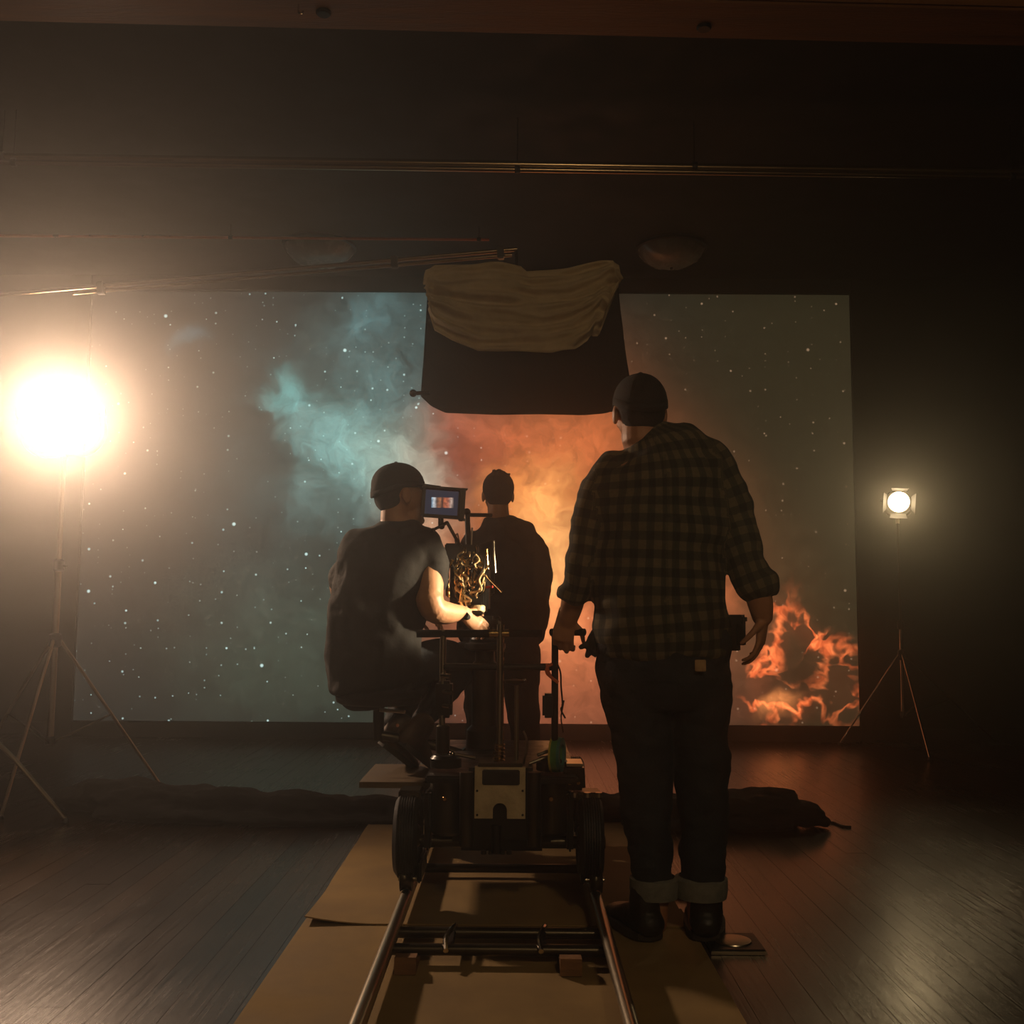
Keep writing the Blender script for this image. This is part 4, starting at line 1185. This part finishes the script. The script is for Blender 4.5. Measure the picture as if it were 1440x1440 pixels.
# ------------------------------------------------------------------ people
def head_shapes(c, yaw, pitch=0.0, roll=0.0, k=1.0):
    """skull, jaw, nose, ears, lips, brow; yaw 0 looks along +Y, positive turns to the left"""
    R = Matrix.Rotation(math.radians(yaw), 3, 'Z') @ Matrix.Rotation(math.radians(pitch), 3, 'X') @ Matrix.Rotation(math.radians(roll), 3, 'Y')
    T = lambda p: Vector(c) + R @ (Vector(p) * k)
    sh = []
    E = lambda p, r, n=20: sh.append(ellipsoid(T(p), [x * k for x in r], n, R))
    E((0, -0.012, 0.030), (0.077, 0.097, 0.088), 28)
    E((0, 0.020, -0.015), (0.066, 0.070, 0.075), 24)
    E((0, 0.030, -0.070), (0.052, 0.058, 0.045), 20)
    E((0, 0.066, -0.100), (0.026, 0.024, 0.018))
    E((0, 0.084, 0.024), (0.050, 0.012, 0.011))
    for s in (-1, 1):
        E((s * 0.079, -0.008, -0.006), (0.010, 0.021, 0.032), 14)
        E((s * 0.040, 0.062, -0.028), (0.022, 0.020, 0.018), 14)
    sh.append(loft([(T((0, 0.088, 0.014)), 0.008 * k, 0.008 * k), (T((0, 0.104, -0.012)), 0.011 * k, 0.010 * k), (T((0, 0.106, -0.026)), 0.016 * k, 0.011 * k)], side=R @ Vector((1, 0, 0)), n=12, k=3))
    E((0, 0.086, -0.057), (0.024, 0.010, 0.006), 14)
    E((0, 0.084, -0.069), (0.021, 0.010, 0.006), 14)
    return sh, T, R


def hand_shapes(wrist, fwd, normal, curl=30, thumb_side=1, k=1.0, spread=3.0, thumb_curl=20):
    """palm and five fingers. normal: direction the palm faces; curl degrees per joint towards the palm"""
    f = Vector(fwd).normalized(); nrm = Vector(normal); nrm = (nrm - f * nrm.dot(f)).normalized()
    s = f.cross(nrm).normalized() * thumb_side
    wrist = Vector(wrist)
    sh = [loft([(wrist - f * 0.02 * k, 0.027 * k, 0.021 * k), (wrist + f * 0.02 * k, 0.034 * k, 0.019 * k), (wrist + f * 0.055 * k, 0.041 * k, 0.016 * k), (wrist + f * 0.085 * k, 0.041 * k, 0.013 * k)], side=s, n=16, k=3)]
    lens = ((0.032, 0.040, 0.025, 0.021), (0.011, 0.045, 0.028, 0.023), (-0.011, 0.042, 0.026, 0.022), (-0.031, 0.032, 0.020, 0.018))
    for i, (o_, a, b, c) in enumerate(lens):
        p = wrist + f * (0.086 - 0.006 * abs(i - 1)) * k + s * o_ * k
        ang = math.radians(curl * 0.6)
        sp_ = math.radians(spread * (1.5 - i))
        pts = [(p - f * 0.02 * k, 0.0095 * k, 0.0095 * k), (p, 0.0092 * k, 0.0092 * k)]
        for j, L in enumerate((a, b, c)):
            d = (f * math.cos(ang) + nrm * math.sin(ang))
            d = (d + s * math.tan(sp_) * math.cos(ang)).normalized()
            p = p + d * L * k
            pts.append((p, (0.0088 - 0.0009 * j) * k, (0.0085 - 0.0009 * j) * k))
            ang += math.radians(curl)
        sh.append(loft(pts, side=s, n=10, k=3))
    p = wrist + f * 0.022 * k + s * 0.026 * k
    d0 = (f * 0.55 + s * 0.75 + nrm * 0.25).normalized()
    p1 = p + d0 * 0.042 * k
    a = math.radians(thumb_curl)
    d1 = (f * 0.85 + s * (0.45 - 0.6 * math.sin(a)) + nrm * (0.25 + math.sin(a))).normalized()
    p2 = p1 + d1 * 0.033 * k
    d2 = (d1 + nrm * math.sin(a) * 0.6 - s * 0.2).normalized()
    p3 = p2 + d2 * 0.026 * k
    sh.append(loft([(p - d0 * 0.01 * k, 0.016 * k, 0.015 * k), (p + d0 * 0.02 * k, 0.0145 * k, 0.013 * k), (p1, 0.011 * k, 0.011 * k), (p2, 0.010 * k, 0.0095 * k), (p3, 0.008 * k, 0.0075 * k)], side=nrm, n=10, k=3))
    return sh


def pt(px, py, d, rpx, ry=None):
    """body ring centred on a photo point at depth d, half width in photo pixels, half depth in metres"""
    r = rpx * S(d)
    return (P(px, py, d), r, r if ry is None else ry)


def shrink(pts, k):
    return [(p, a * k, b * k) for p, a, b in pts]


def cap_parts(T, R, k, parent, mat, bill=True, back_strap=True):
    """baseball cap: crown of six panels, sweatband, button, bill"""
    mb = MB()
    n, m = 36, 9
    vs, fs = [], []
    rx, ry, rzz = 0.085, 0.106, 0.092
    def crown(thick):
        out = []
        for j in range(m + 1):
            a = (PI / 2) * j / m
            for i in range(n):
                b = 2 * PI * i / n
                bulge = 1 + 0.012 * abs(math.cos(3 * b))
                x, y, z = math.cos(a) * math.cos(b) * (rx - thick) * bulge, math.cos(a) * math.sin(b) * (ry - thick) * bulge, math.sin(a) ** 0.92 * (rzz - thick)
                low = -0.032 * (1 - math.sin(a)) * max(0.05, -math.sin(b))
                out.append(T((x, y - 0.012, z + 0.036 + low)))
        return out
    A, B = crown(0), crown(0.005)
    N = len(A)
    for j in range(m):
        for i in range(n):
            a, b, c, d = j * n + i, j * n + (i + 1) % n, (j + 1) * n + (i + 1) % n, (j + 1) * n + i
            fs.append((a, b, c, d)); fs.append((N + a, N + d, N + c, N + b))
    for i in range(n):
        fs.append((i, (i + 1) % n, N + (i + 1) % n, N + i))
    cp = link_mesh('cap', A + B, fs, mat, parent, smooth=True)
    band = MB()
    outer, inner = [], []
    for zz, dr in ((0.050, 0.0015), (0.026, 0.0025)):
        for i in range(n):
            b = 2 * PI * i / n
            low = -0.032 * max(0.05, -math.sin(b))
            outer.append(T((math.cos(b) * (rx + dr), math.sin(b) * (ry + dr) - 0.012, zz + low)))
            inner.append(T((math.cos(b) * (rx - 0.006), math.sin(b) * (ry - 0.006) - 0.012, zz + low)))
    V = outer + inner
    q = 2 * n
    f2 = []
    for i in range(n):
        j = (i + 1) % n
        f2 += [(i, j, n + j, n + i), (q + i, q + n + i, q + n + j, q + j), (i, q + i, q + j, j), (n + i, n + j, q + n + j, q + n + i)]
    link_mesh('sweatband', V, f2, mat, cp, smooth=True)
    MB().ball(T((0, -0.012, 0.128)), (0.008, 0.008, 0.004)).build('button', mat, cp)
    if bill:
        vs, fs = [], []
        nu, nv = 16, 6
        for layer in (0, 0.004):
            for j in range(nv + 1):
                for i in range(nu + 1):
                    u, v = -1 + 2 * i / nu, j / nv
                    a = u * 1.15
                    x0, y0 = math.sin(a) * rx * 0.99, math.cos(a) * ry * 0.99 - 0.012
                    ext = 0.072 * v * math.cos(u * PI / 2 * 0.92) ** 0.55
                    z = 0.042 - 0.018 * u * u * (0.4 + 0.6 * v) - 0.010 * v - layer
                    vs.append(T((x0 * (1 + 0.06 * v), y0 + ext, z)))
        w = nu + 1; N = w * (nv + 1)
        for j in range(nv):
            for i in range(nu):
                a = j * w + i
                fs.append((a, a + 1, a + w + 1, a + w)); fs.append((N + a, N + a + w, N + a + w + 1, N + a + 1))
        rim = [i for i in range(w)] + [j * w + nu for j in range(1, nv + 1)] + [nv * w + i for i in range(nu - 1, -1, -1)] + [j * w for j in range(nv - 1, 0, -1)]
        for a, b in zip(rim, rim[1:] + rim[:1]):
            fs.append((a, b, N + b, N + a))
        link_mesh('bill', vs, fs, mat, cp, smooth=True)
    return cp


def eyes(T, body):
    for s in (-1, 1):
        e = MB().ball(T((s * 0.031, 0.079, 0.004)), 0.012).build('eye', M_EYE, body)
        e['label'] = 'eye'


def hair_shape(T, R, k, low=-0.04, full=1.0):
    sh = [ellipsoid(T((0, -0.022, 0.040)), (0.083 * k * full, 0.098 * k * full, 0.089 * k * full), 28, R), ellipsoid(T((0, -0.052, -0.002)), (0.074 * k, 0.056 * k, 0.066 * k), 24, R)]
    return sh


def shoe(name, heel, toe, mat, parent, up=Vector((0, 0, 1)), h=0.10, wid=0.048, ankle=True):
    """laced shoe from heel to toe standing on a sole; up is the shoe's own up direction"""
    heel, toe = Vector(heel), Vector(toe)
    f = (toe - heel).normalized(); L = (toe - heel).length
    up = (up - f * up.dot(f)).normalized(); s = f.cross(up)
    q = lambda a, z: heel + f * (L * a) + up * z
    sh = [loft([(q(0.04, h * 0.42), wid * 0.78, h * 0.36), (q(0.2, h * 0.46), wid * 0.88, h * 0.42), (q(0.45, h * 0.42), wid * 0.92, h * 0.36), (q(0.7, h * 0.30), wid * 1.02, h * 0.24), (q(0.9, h * 0.26), wid * 0.92, h * 0.19), (q(0.97, h * 0.24), wid * 0.7, h * 0.15)], side=s, n=18, k=3)]
    if ankle:
        sh.append(loft([(q(0.16, h * 0.5), wid * 0.85, 0.055), (q(0.15, h * 1.0), wid * 0.85, 0.055), (q(0.15, h * 1.25), wid * 0.80, 0.050)], side=s, n=16, k=2))
    o, _ = fuse(name, sh, 0.007, mat, parent, 3)
    out = []
    for a in np.linspace(0, 1, 19):
        rnd_ = max(0.0, 1 - abs(2 * a - 1) ** 7) ** 0.5
        out.append((a, max(0.004, wid * (0.84 + 0.22 * math.sin(PI * a ** 1.25)) * rnd_)))
    poly = [(a, w) for a, w in out] + [(a, -w) for a, w in reversed(out)]
    vs = [heel + f * (L * (-0.02 + 1.06 * a)) + s * w for a, w in poly] + [heel + f * (L * (-0.02 + 1.06 * a)) + s * w + up * 0.022 for a, w in poly]
    n = len(poly)
    link_mesh('sole', vs, [tuple(range(n)), tuple(range(n, 2 * n))] + [(i, (i + 1) % n, n + (i + 1) % n, n + i) for i in range(n)], M_SOLE, o, angle=30)
    for a in (0.38, 0.46, 0.54):
        c = q(a, h * (0.80 - (a - 0.38) * 0.9))
        MB().tube([c - s * wid * 0.55 - up * 0.01, c + up * 0.004, c + s * wid * 0.55 - up * 0.01], 0.0032).build('lace', M_RUBBER, o)
    return o


def plaid_material():
    m = bpy.data.materials.new('green and brown plaid flannel')
    k = NT(m)
    b = k.n('ShaderNodeBsdfPrincipled')
    at = k.n('ShaderNodeAttribute', attribute_name='weave')
    sep = k.n('ShaderNodeSeparateXYZ'); k.put(sep.inputs[0], at.outputs['Vector'])
    def band(x, per, w):
        fr = k.math('FRACT', k.math('MULTIPLY', x, 1 / per))
        return k.math('LESS_THAN', fr, w)
    per = 0.058
    hb = band(sep.outputs[1], per, 0.5); vb = band(sep.outputs[0], per, 0.5)
    s = k.math('ADD', hb, vb)
    ramp = k.n('ShaderNodeValToRGB'); ramp.color_ramp.interpolation = 'CONSTANT'
    k.put(ramp.inputs[0], k.math('MULTIPLY', s, 0.5))
    el = ramp.color_ramp.elements
    el[0].position = 0.0; el[0].color = srgb(112, 100, 72)
    el[1].position = 0.25; el[1].color = srgb(70, 65, 48)
    e3 = el.new(0.75); e3.color = srgb(36, 35, 28)
    thin = k.math('MULTIPLY', band(k.math('ADD', sep.outputs[0], 0.043), per, 0.05), 0.5)
    c = k.mix(thin, ramp.outputs[0], srgb(40, 60, 44))
    tc = k.n('ShaderNodeTexCoord')
    f, _ = k.noise(tc.outputs['Object'], 90, 3)
    c = k.mix(k.rng(f, 0.3, 0.7, 0, 0.3), c, srgb(40, 36, 27))
    k.put(b.inputs['Base Color'], c)
    b.inputs['Roughness'].default_value = 0.92
    bn = k.n('ShaderNodeBump'); bn.inputs['Strength'].default_value = 0.2; bn.inputs['Distance'].default_value = 0.004
    k.put(bn.inputs['Height'], f); k.put(b.inputs['Normal'], bn.outputs[0])
    k.put(k.out.inputs['Surface'], b.outputs[0])
    return m


def weave_uv(obj, co, paths):
    """cloth coordinates: distance along and around the nearest limb or trunk axis, so checks follow the garment"""
    best = np.full(len(co), 1e9); uv = np.zeros((len(co), 3))
    for path, rad, side in paths:
        A = resample([(p, a, b) for p, a, b in path], 5)
        seg = np.linalg.norm(np.diff(A[:, :3], axis=0), axis=1)
        arc = np.concatenate([[0], np.cumsum(seg)])
        T = np.gradient(A[:, :3], axis=0); T /= np.linalg.norm(T, axis=1)[:, None]
        Smid = np.array(side, float)
        d = np.linalg.norm(co[:, None, :] - A[None, :, :3], axis=2) / np.maximum(A[None, :, 3], A[None, :, 4])
        i = d.argmin(axis=1); dm = d[np.arange(len(co)), i]
        rel = co - A[i, :3]
        al = (rel * T[i]).sum(1)
        s = Smid - T[i] * (T[i] @ Smid)[:, None]; s /= np.linalg.norm(s, axis=1)[:, None]
        bb = np.cross(T[i], s)
        ang = np.arctan2((rel * bb).sum(1), (rel * s).sum(1))
        better = dm < best
        best[better] = dm[better]
        uv[better, 0] = (ang * rad)[better]
        uv[better, 1] = (arc[i] + al)[better]
    at = obj.data.attributes.new('weave', 'FLOAT_VECTOR', 'POINT')
    at.data.foreach_set('vector', uv.astype(np.float32).ravel())


# ---------- person in plaid shirt, standing right of the dolly
PD = 3.40
fl_, fr_ = G(915, 1318), G(988, 1316)
man = thing('person', (0.50, PD, 0), 'standing person in plaid shirt, jeans and cap, one hand on the dolly grip', 'person')
hc = P(899, 582, PD + 0.02)
hsh, HT, HR = head_shapes(hc, 5, 4, 0, 1.06)
torso = [pt(906, 612, PD, 34, 0.075), pt(912, 622, PD, 50, 0.095), pt(922, 640, PD, 78, 0.120), pt(928, 672, PD, 92, 0.145), pt(929, 720, PD, 91, 0.160), pt(927, 790, PD, 90, 0.175),
         pt(926, 850, PD, 92, 0.190), pt(930, 895, PD, 96, 0.190), pt(931, 920, PD, 93, 0.180)]
armL = [pt(864, 656, PD, 26), pt(842, 690, PD, 27), pt(827, 740, PD, 26), pt(819, 795, PD, 24), pt(811, 834, PD + 0.04, 22)]
armR = [pt(990, 650, PD, 38), pt(1013, 690, PD, 37), pt(1031, 740, PD, 33), pt(1048, 790, PD - 0.03, 28), pt(1062, 824, PD - 0.04, 25)]
foreL = [pt(809, 826, PD + 0.04, 18), pt(804, 852, PD + 0.09, 16), pt(799, 872, PD + 0.115, 13)]
foreR = [pt(1062, 818, PD - 0.04, 20), pt(1069, 848, PD - 0.03, 18), pt(1072, 866, PD - 0.02, 15)]
legL = [pt(892, 905, PD, 54, 0.14), pt(894, 960, PD, 52, 0.13), pt(900, 1020, PD, 45, 0.11), pt(905, 1090, PD, 37, 0.095), pt(911, 1160, PD, 33, 0.085), pt(916, 1215, PD, 29, 0.078), pt(918, 1240, PD, 28, 0.075)]
legR = [pt(976, 905, PD, 54, 0.14), pt(979, 960, PD, 50, 0.13), pt(984, 1020, PD, 41, 0.11), pt(988, 1090, PD, 36, 0.095), pt(989, 1160, PD, 33, 0.085), pt(988, 1215, PD, 31, 0.078), pt(988, 1240, PD, 30, 0.075)]
neck = [(HT((0, -0.02, -0.03)), 0.060, 0.062), (HT((0, -0.035, -0.085)), 0.066, 0.066), (P(906, 622, PD), 0.078, 0.072)]
body = [*hsh, loft(neck, k=3), loft(shrink(torso, 0.86), ck=0.15), loft(shrink(armL, 0.72)), loft(shrink(armR, 0.72)), loft(foreL), loft(foreR),
        loft(shrink(legL, 0.8) + [pt(920, 1296, PD, 18)]), loft(shrink(legR, 0.8) + [pt(986, 1296, PD, 18)])]
wl = P(797, 876, PD + 0.118)
body += hand_shapes(P(795, 866, 3.515), Vector((-0.10, 0.10, -1)), Vector((0.25, 1.0, 0.1)), 46, 1, 0.95, 2)
wr = P(1073, 868, PD - 0.02)
body += hand_shapes(wr, Vector((-0.10, 0.05, -1)), Vector((-1, 0.5, 0.1)), 24, -1, 0.98, 1.5)
ob, _ = fuse('body', body, 0.0048, M_SKIN2, man, 3)
eyes(HT, ob)
sh_pts = [loft(torso, n=32, ck=0.18), loft(armL), loft(armR),
          loft([pt(807, 832, PD + 0.04, 24), pt(804, 844, PD + 0.045, 23)], n=18, k=1, ck=0.3), loft([pt(795, 832, PD + 0.04, 11), pt(787, 838, PD + 0.04, 7)], n=12, k=1),
          loft([pt(1066, 812, PD - 0.045, 25), pt(1069, 832, PD - 0.045, 24)], n=18, k=1, ck=0.3), loft([pt(1082, 812, PD - 0.045, 10), pt(1087, 830, PD - 0.045, 8)], n=12, k=1)]
shirt, sco = fuse('shirt', sh_pts, 0.0085, plaid_material(), man, 5, (0.011, 7, 7, 11))
weave_uv(shirt, sco, [(torso, 0.20, (0, 1, 0)), (armL, 0.07, (1, 0, 0)), (armR, 0.08, (-1, 0, 0))])
shirt['label'] = 'green and brown plaid flannel shirt'
hips = [pt(934, 880, PD, 84, 0.165), pt(934, 920, PD, 93, 0.175), pt(934, 955, PD, 94, 0.170), pt(935, 985, PD, 84, 0.14)]
jeans, _ = fuse('jeans', [loft(hips, n=28, ck=0.25), loft(legL), loft(legR)], 0.009, M_JEANS, man, 5, (0.011, 9, 9, 13))
for L_, px in ((legL, 920), (legR, 986)):
    a = P(px, 1238, PD); b = P(px, 1262, PD)
    r_ = L_[-1][1]
    MB().lathe([(r_ * 0.98, 0), (r_ * 1.14, 0.003), (r_ * 1.20, 0.028), (r_ * 1.20, 0.062), (r_ * 1.0, 0.068)], (b.x, PD, b.z), n=26, close=False).build('turn_up', M_JEANCUFF, jeans, smooth=50)
q0 = P(985, 936, PD - 0.182)
MB().box(q0, (0.034, 0.006, 0.036), rz(-8), 0.002).build('label_patch', M_PATCH, jeans, label='small tan square patch')
cap_parts(HT, HR, 1.06, man, M_CAP)
fuse('hair', hair_shape(HT, HR, 1.03), 0.007, M_HAIR, man, 2)
for px, ang in ((913, -16), (989, 8)):
    g0 = G(px, 1312)
    f = Matrix.Rotation(math.radians(-ang), 3, 'Z') @ Vector((0, 1, 0))
    zf = 0.012
    heel = Vector((P(px, 1300, PD).x, PD - 0.055, zf))
    shoe('boot', heel, heel + f * 0.29, M_BOOT, man, h=0.115, wid=0.064)
# pouch on the right hip and gloves clipped on the left
pq = P(1035, 890, PD + 0.01)
pch = MB().box(pq, (0.055, 0.10, 0.115), rz(-20), 0.018).build('hip_pouch', M_BLACKMETAL, man)
MB().box(pq + Vector((0, -0.006, 0.045)), (0.060, 0.105, 0.03), rz(-20), 0.008).build('pouch_flap', M_RUBBER, pch)
gw = P(838, 889, PD - 0.02)
gd = PD - 0.02
glv, _ = fuse('work_glove', [loft([pt(846, 880, gd, 8, 0.012), pt(840, 892, gd, 10, 0.015), pt(834, 902, gd, 10, 0.014)], n=14, k=3),
                             loft([pt(834, 900, gd, 4.6), pt(825, 906, gd, 4.4), pt(817, 910, gd - 0.01, 3.8)], n=12, k=3),
                             loft([pt(833, 903, gd, 4.8), pt(829, 914, gd, 4.6), pt(826, 922, gd, 4.0)], n=12, k=3),
                             loft([pt(838, 903, gd, 4.6), pt(837, 914, gd, 4.4), pt(837, 921, gd, 3.8)], n=12, k=3),
                             loft([pt(843, 900, gd, 4.2), pt(845, 909, gd, 4.0), pt(846, 915, gd, 3.4)], n=12, k=3)], 0.0045, M_FOAM, None, 2)
tag(glv, "dark work glove hanging at the plaid shirted person's hip, fingers down", 'glove')

# ---------- camera operator on the dolly seat
OD = 4.13
op = thing('person', (seatc.x, OD, seatc.z), 'seated person in charcoal t-shirt and cap operating the camera from the dolly seat', 'person')
hc = P(564, 697, OD + 0.01)
hsh, HT, HR = head_shapes(hc, -62, 5, 0, 1.06)
torso = [pt(560, 736, OD, 28, 0.075), pt(558, 748, OD, 42, 0.09), pt(553, 766, OD, 64, 0.11), pt(542, 800, OD, 71, 0.13), pt(532, 850, OD, 69, 0.14), pt(526, 900, OD, 67, 0.15), pt(525, 940, OD, 66, 0.155), pt(527, 966, OD, 62, 0.15)]
upR = [pt(592, 768, OD, 23), pt(602, 792, OD, 24), pt(604, 822, OD - 0.04, 23), pt(605, 846, OD - 0.07, 21)]
foR = [pt(604, 844, OD - 0.07, 20), pt(611, 858, OD - 0.065, 18.5), pt(628, 862, OD - 0.02, 16), pt(645, 862, OD + 0.02, 11.5), pt(652, 862, OD + 0.03, 10)]
upL = [pt(500, 792, OD + 0.02, 23), pt(484, 815, OD + 0.06, 24), pt(492, 850, OD + 0.13, 21), pt(520, 868, OD + 0.24, 18), pt(575, 866, OD + 0.28, 15)]
slR = upR[:3]
neck = [(HT((0, -0.02, -0.03)), 0.058, 0.060), (HT((0, -0.03, -0.085)), 0.060, 0.062), (P(562, 746, OD), 0.075, 0.07)]
thR = [pt(562, 945, OD + 0.02, 30), pt(610, 928, OD + 0.14, 29), pt(652, 928, OD + 0.30, 24)]
thL = [pt(510, 950, OD + 0.05, 30), pt(560, 935, OD + 0.22, 28), pt(596, 935, OD + 0.40, 23)]
shR = [pt(652, 930, OD + 0.30, 23), pt(632, 965, OD + 0.26, 20), pt(600, 1005, OD + 0.16, 17), pt(580, 1028, OD + 0.08, 14)]
shL = [pt(596, 938, OD + 0.40, 22), pt(580, 975, OD + 0.33, 20), pt(560, 1005, OD + 0.20, 17), pt(548, 1026, OD + 0.12, 14)]
body = [*hsh, loft(neck, k=3), loft(shrink(torso, 0.86), ck=0.15), loft(shrink(upR, 0.86)), loft(foR), loft(shrink(upL, 0.88)), loft(shrink(thR, .8)), loft(shrink(thL, .8)), loft(shrink(shR, .8)), loft(shrink(shL, .8))]
body += hand_shapes(P(651, 862, OD + 0.03), Vector((0.8, 0.12, -0.6)), Vector((-0.2, 0.85, -0.5)), 34, 1, 0.95, 3)
body += hand_shapes(P(578, 866, OD + 0.28), Vector((1, 0.05, -0.1)), Vector((0, 0.2, -1)), 30, -1, 0.92, 3)
ob, _ = fuse('body', body, 0.0048, M_SKIN, op, 3)
eyes(HT, ob)
tee, _ = fuse('t_shirt', [loft(torso, n=30, ck=0.18), loft([pt(592, 766, OD, 27), pt(604, 790, OD + 0.01, 27.5), pt(604, 812, OD, 27)]), loft(upL[:3]),
                          loft([(P(545, 742, OD - 0.03), 0.045, 0.035), (P(563, 746, OD - 0.05), 0.06, 0.035), (P(582, 742, OD - 0.02), 0.045, 0.035)], side=(0, 1, 0), n=12, k=2)], 0.0085, M_TEE, op, 5, (0.012, 8, 8, 9))
hips = [pt(527, 930, OD, 60, 0.14), pt(530, 955, OD + 0.03, 60, 0.15), pt(535, 966, OD + 0.05, 52, 0.14)]
fuse('jeans', [loft(hips, n=24, ck=0.25), loft(thR), loft(thL), loft(shR), loft(shL)], 0.009, M_JEANS, op, 5, (0.010, 10, 10, 12))
cap_parts(HT, HR, 1.06, op, M_CAP)
fuse('hair', hair_shape(HT, HR, 1.02), 0.007, M_HAIR, op, 2)
for (hx, hy, tx, ty, d0, d1) in ((562, 1030, 606, 1083, OD - 0.04, OD + 0.06), (533, 1030, 580, 1083, OD + 0.03, OD + 0.12)):
    h0, t0 = P(hx, hy, d0), P(tx, ty, d1)
    s_ = shoe('shoe', h0 - Vector((0, 0, 0.045)), t0, M_SHOE, op, up=Vector((0.55, 0.15, 0.75)), h=0.10, wid=0.046, ankle=True)
    MB().ball(P(hx - 3, hy - 10, d0 - 0.03), 0.007).build('heel_stud', M_STUD, s_)

# ---------- person standing in front of the screen, back turned
AD = 5.48
ac = thing('person', (P(704, 900, AD).x, AD, 0), 'person in black jacket standing with back turned before the glowing screen', 'person')
hc = P(700, 697, AD)
hsh, HT, HR = head_shapes(hc, 8, 0, 0, 1.0)
torso = [pt(701, 730, AD, 22, 0.07), pt(703, 742, AD, 36, 0.085), pt(706, 756, AD, 52, 0.10), pt(706, 785, AD, 55, 0.12), pt(706, 830, AD, 50, 0.125), pt(705, 880, AD, 49, 0.125), pt(704, 916, AD, 51, 0.13)]
aR = [pt(748, 762, AD, 16), pt(757, 795, AD, 17), pt(759, 835, AD, 15.5), pt(757, 870, AD + 0.03, 14), pt(751, 900, AD + 0.05, 12)]
aL = [pt(664, 762, AD, 16), pt(654, 795, AD, 17), pt(652, 835, AD, 15.5), pt(654, 870, AD + 0.03, 14), pt(659, 900, AD + 0.05, 12)]
zf = 0.07
def gp(px, z, d):
    q = P(px, 1000, d); return Vector((q.x, d, z))
lL = [pt(680, 905, AD, 29, 0.12), pt(679, 960, AD, 27, 0.10), pt(677, 1020, AD, 22, 0.085), (gp(676, 0.30, AD), 0.072, 0.075), (gp(676, 0.10, AD), 0.068, 0.07)]
lR = [pt(730, 905, AD, 29, 0.12), pt(733, 960, AD, 26, 0.10), pt(737, 1020, AD, 21, 0.085), (gp(738, 0.30, AD), 0.072, 0.075), (gp(738, 0.10, AD), 0.068, 0.07)]
neck = [(HT((0, -0.02, -0.03)), 0.054, 0.056), (HT((0, -0.028, -0.085)), 0.056, 0.058), (P(701, 738, AD), 0.068, 0.065)]
body = [*hsh, loft(neck, k=3), loft(shrink(torso, 0.85), ck=0.15), loft(shrink(aR, 0.75)), loft(shrink(aL, 0.75)), loft(shrink(lL, 0.8)), loft(shrink(lR, 0.8))]
body += hand_shapes(P(751, 903, AD + 0.05), Vector((-0.12, 0.15, -1)), Vector((-1, 0.2, 0)), 25, -1, 0.93, 3)
body += hand_shapes(P(659, 903, AD + 0.05), Vector((0.12, 0.15, -1)), Vector((1, 0.2, 0)), 25, 1, 0.93, 3)
ob, _ = fuse('body', body, 0.0048, M_SKIN2, ac, 3)
eyes(HT, ob)
fuse('jacket', [loft(torso, n=28, ck=0.18), loft(aR), loft(aL), loft([(P(686, 733, AD - 0.03), 0.04, 0.03), (P(702, 736, AD - 0.045), 0.05, 0.03), (P(718, 733, AD - 0.03), 0.04, 0.03)], side=(0, 1, 0), n=12, k=2)], 0.0085, M_JACKET, ac, 4, (0.014, 9, 9, 10))
hips = [pt(705, 890, AD, 50, 0.12), pt(705, 925, AD, 52, 0.125), pt(706, 950, AD, 50, 0.12)]
fuse('trousers', [loft(hips, n=24, ck=0.25), loft(lL), loft(lR)], 0.009, M_BLACKPANTS, ac, 4, (0.009, 9, 9, 12))
hs = hair_shape(HT, HR, 1.0, full=1.03)
rr = random.Random(3)
for i in range(22):
    a, e_ = rr.uniform(0, 2 * PI), rr.uniform(0.9, 1.5)
    n_ = Vector((math.cos(a) * math.cos(e_), math.sin(a) * math.cos(e_), math.sin(e_)))
    p0 = Vector((n_.x * 0.078, n_.y * 0.092 - 0.022, n_.z * 0.084 + 0.04))
    p1 = p0 + n_ * rr.uniform(0.004, 0.013) + Vector((rr.uniform(-.014, .014), rr.uniform(-.014, .014), rr.uniform(-.002, .008)))
    hs.append(loft([(HT(p0), 0.014, 0.014), (HT(p0.lerp(p1, 0.6)), 0.009, 0.009), (HT(p1), 0.004, 0.004)], n=8, k=1))
fuse('hair', hs, 0.005, M_HAIR, ac, 1)
for px, ang in ((676, 10), (738, -10)):
    h0 = gp(px, 0.002, AD - 0.07)
    shoe('shoe', h0, h0 + Matrix.Rotation(math.radians(ang), 3, 'Z') @ Vector((0, 0.28, 0)), M_BOOT, ac, h=0.10, wid=0.05)

# ------------------------------------------------------------------ thin haze in the room, also standing in for lens glare round the lamps
hz_m = bpy.data.materials.new('thin haze and lens veil')
k = NT(hz_m)
vs_ = k.n('ShaderNodeVolumeScatter')
vs_.inputs['Color'].default_value = (1.0, 0.97, 0.93, 1)
vs_.inputs['Density'].default_value = HAZE_DENSITY
vs_.inputs['Anisotropy'].default_value = 0.89
k.put(k.out.inputs['Volume'], vs_.outputs[0])
hz_o = MB().box((cx, cy, ZC / 2), (W - 0.02, D - 0.02, ZC - 0.02)).build('haze', hz_m)
tag(hz_o, 'thin warm haze filling the dark studio, doubling as lens glare round the lamps', 'haze', kind='stuff')
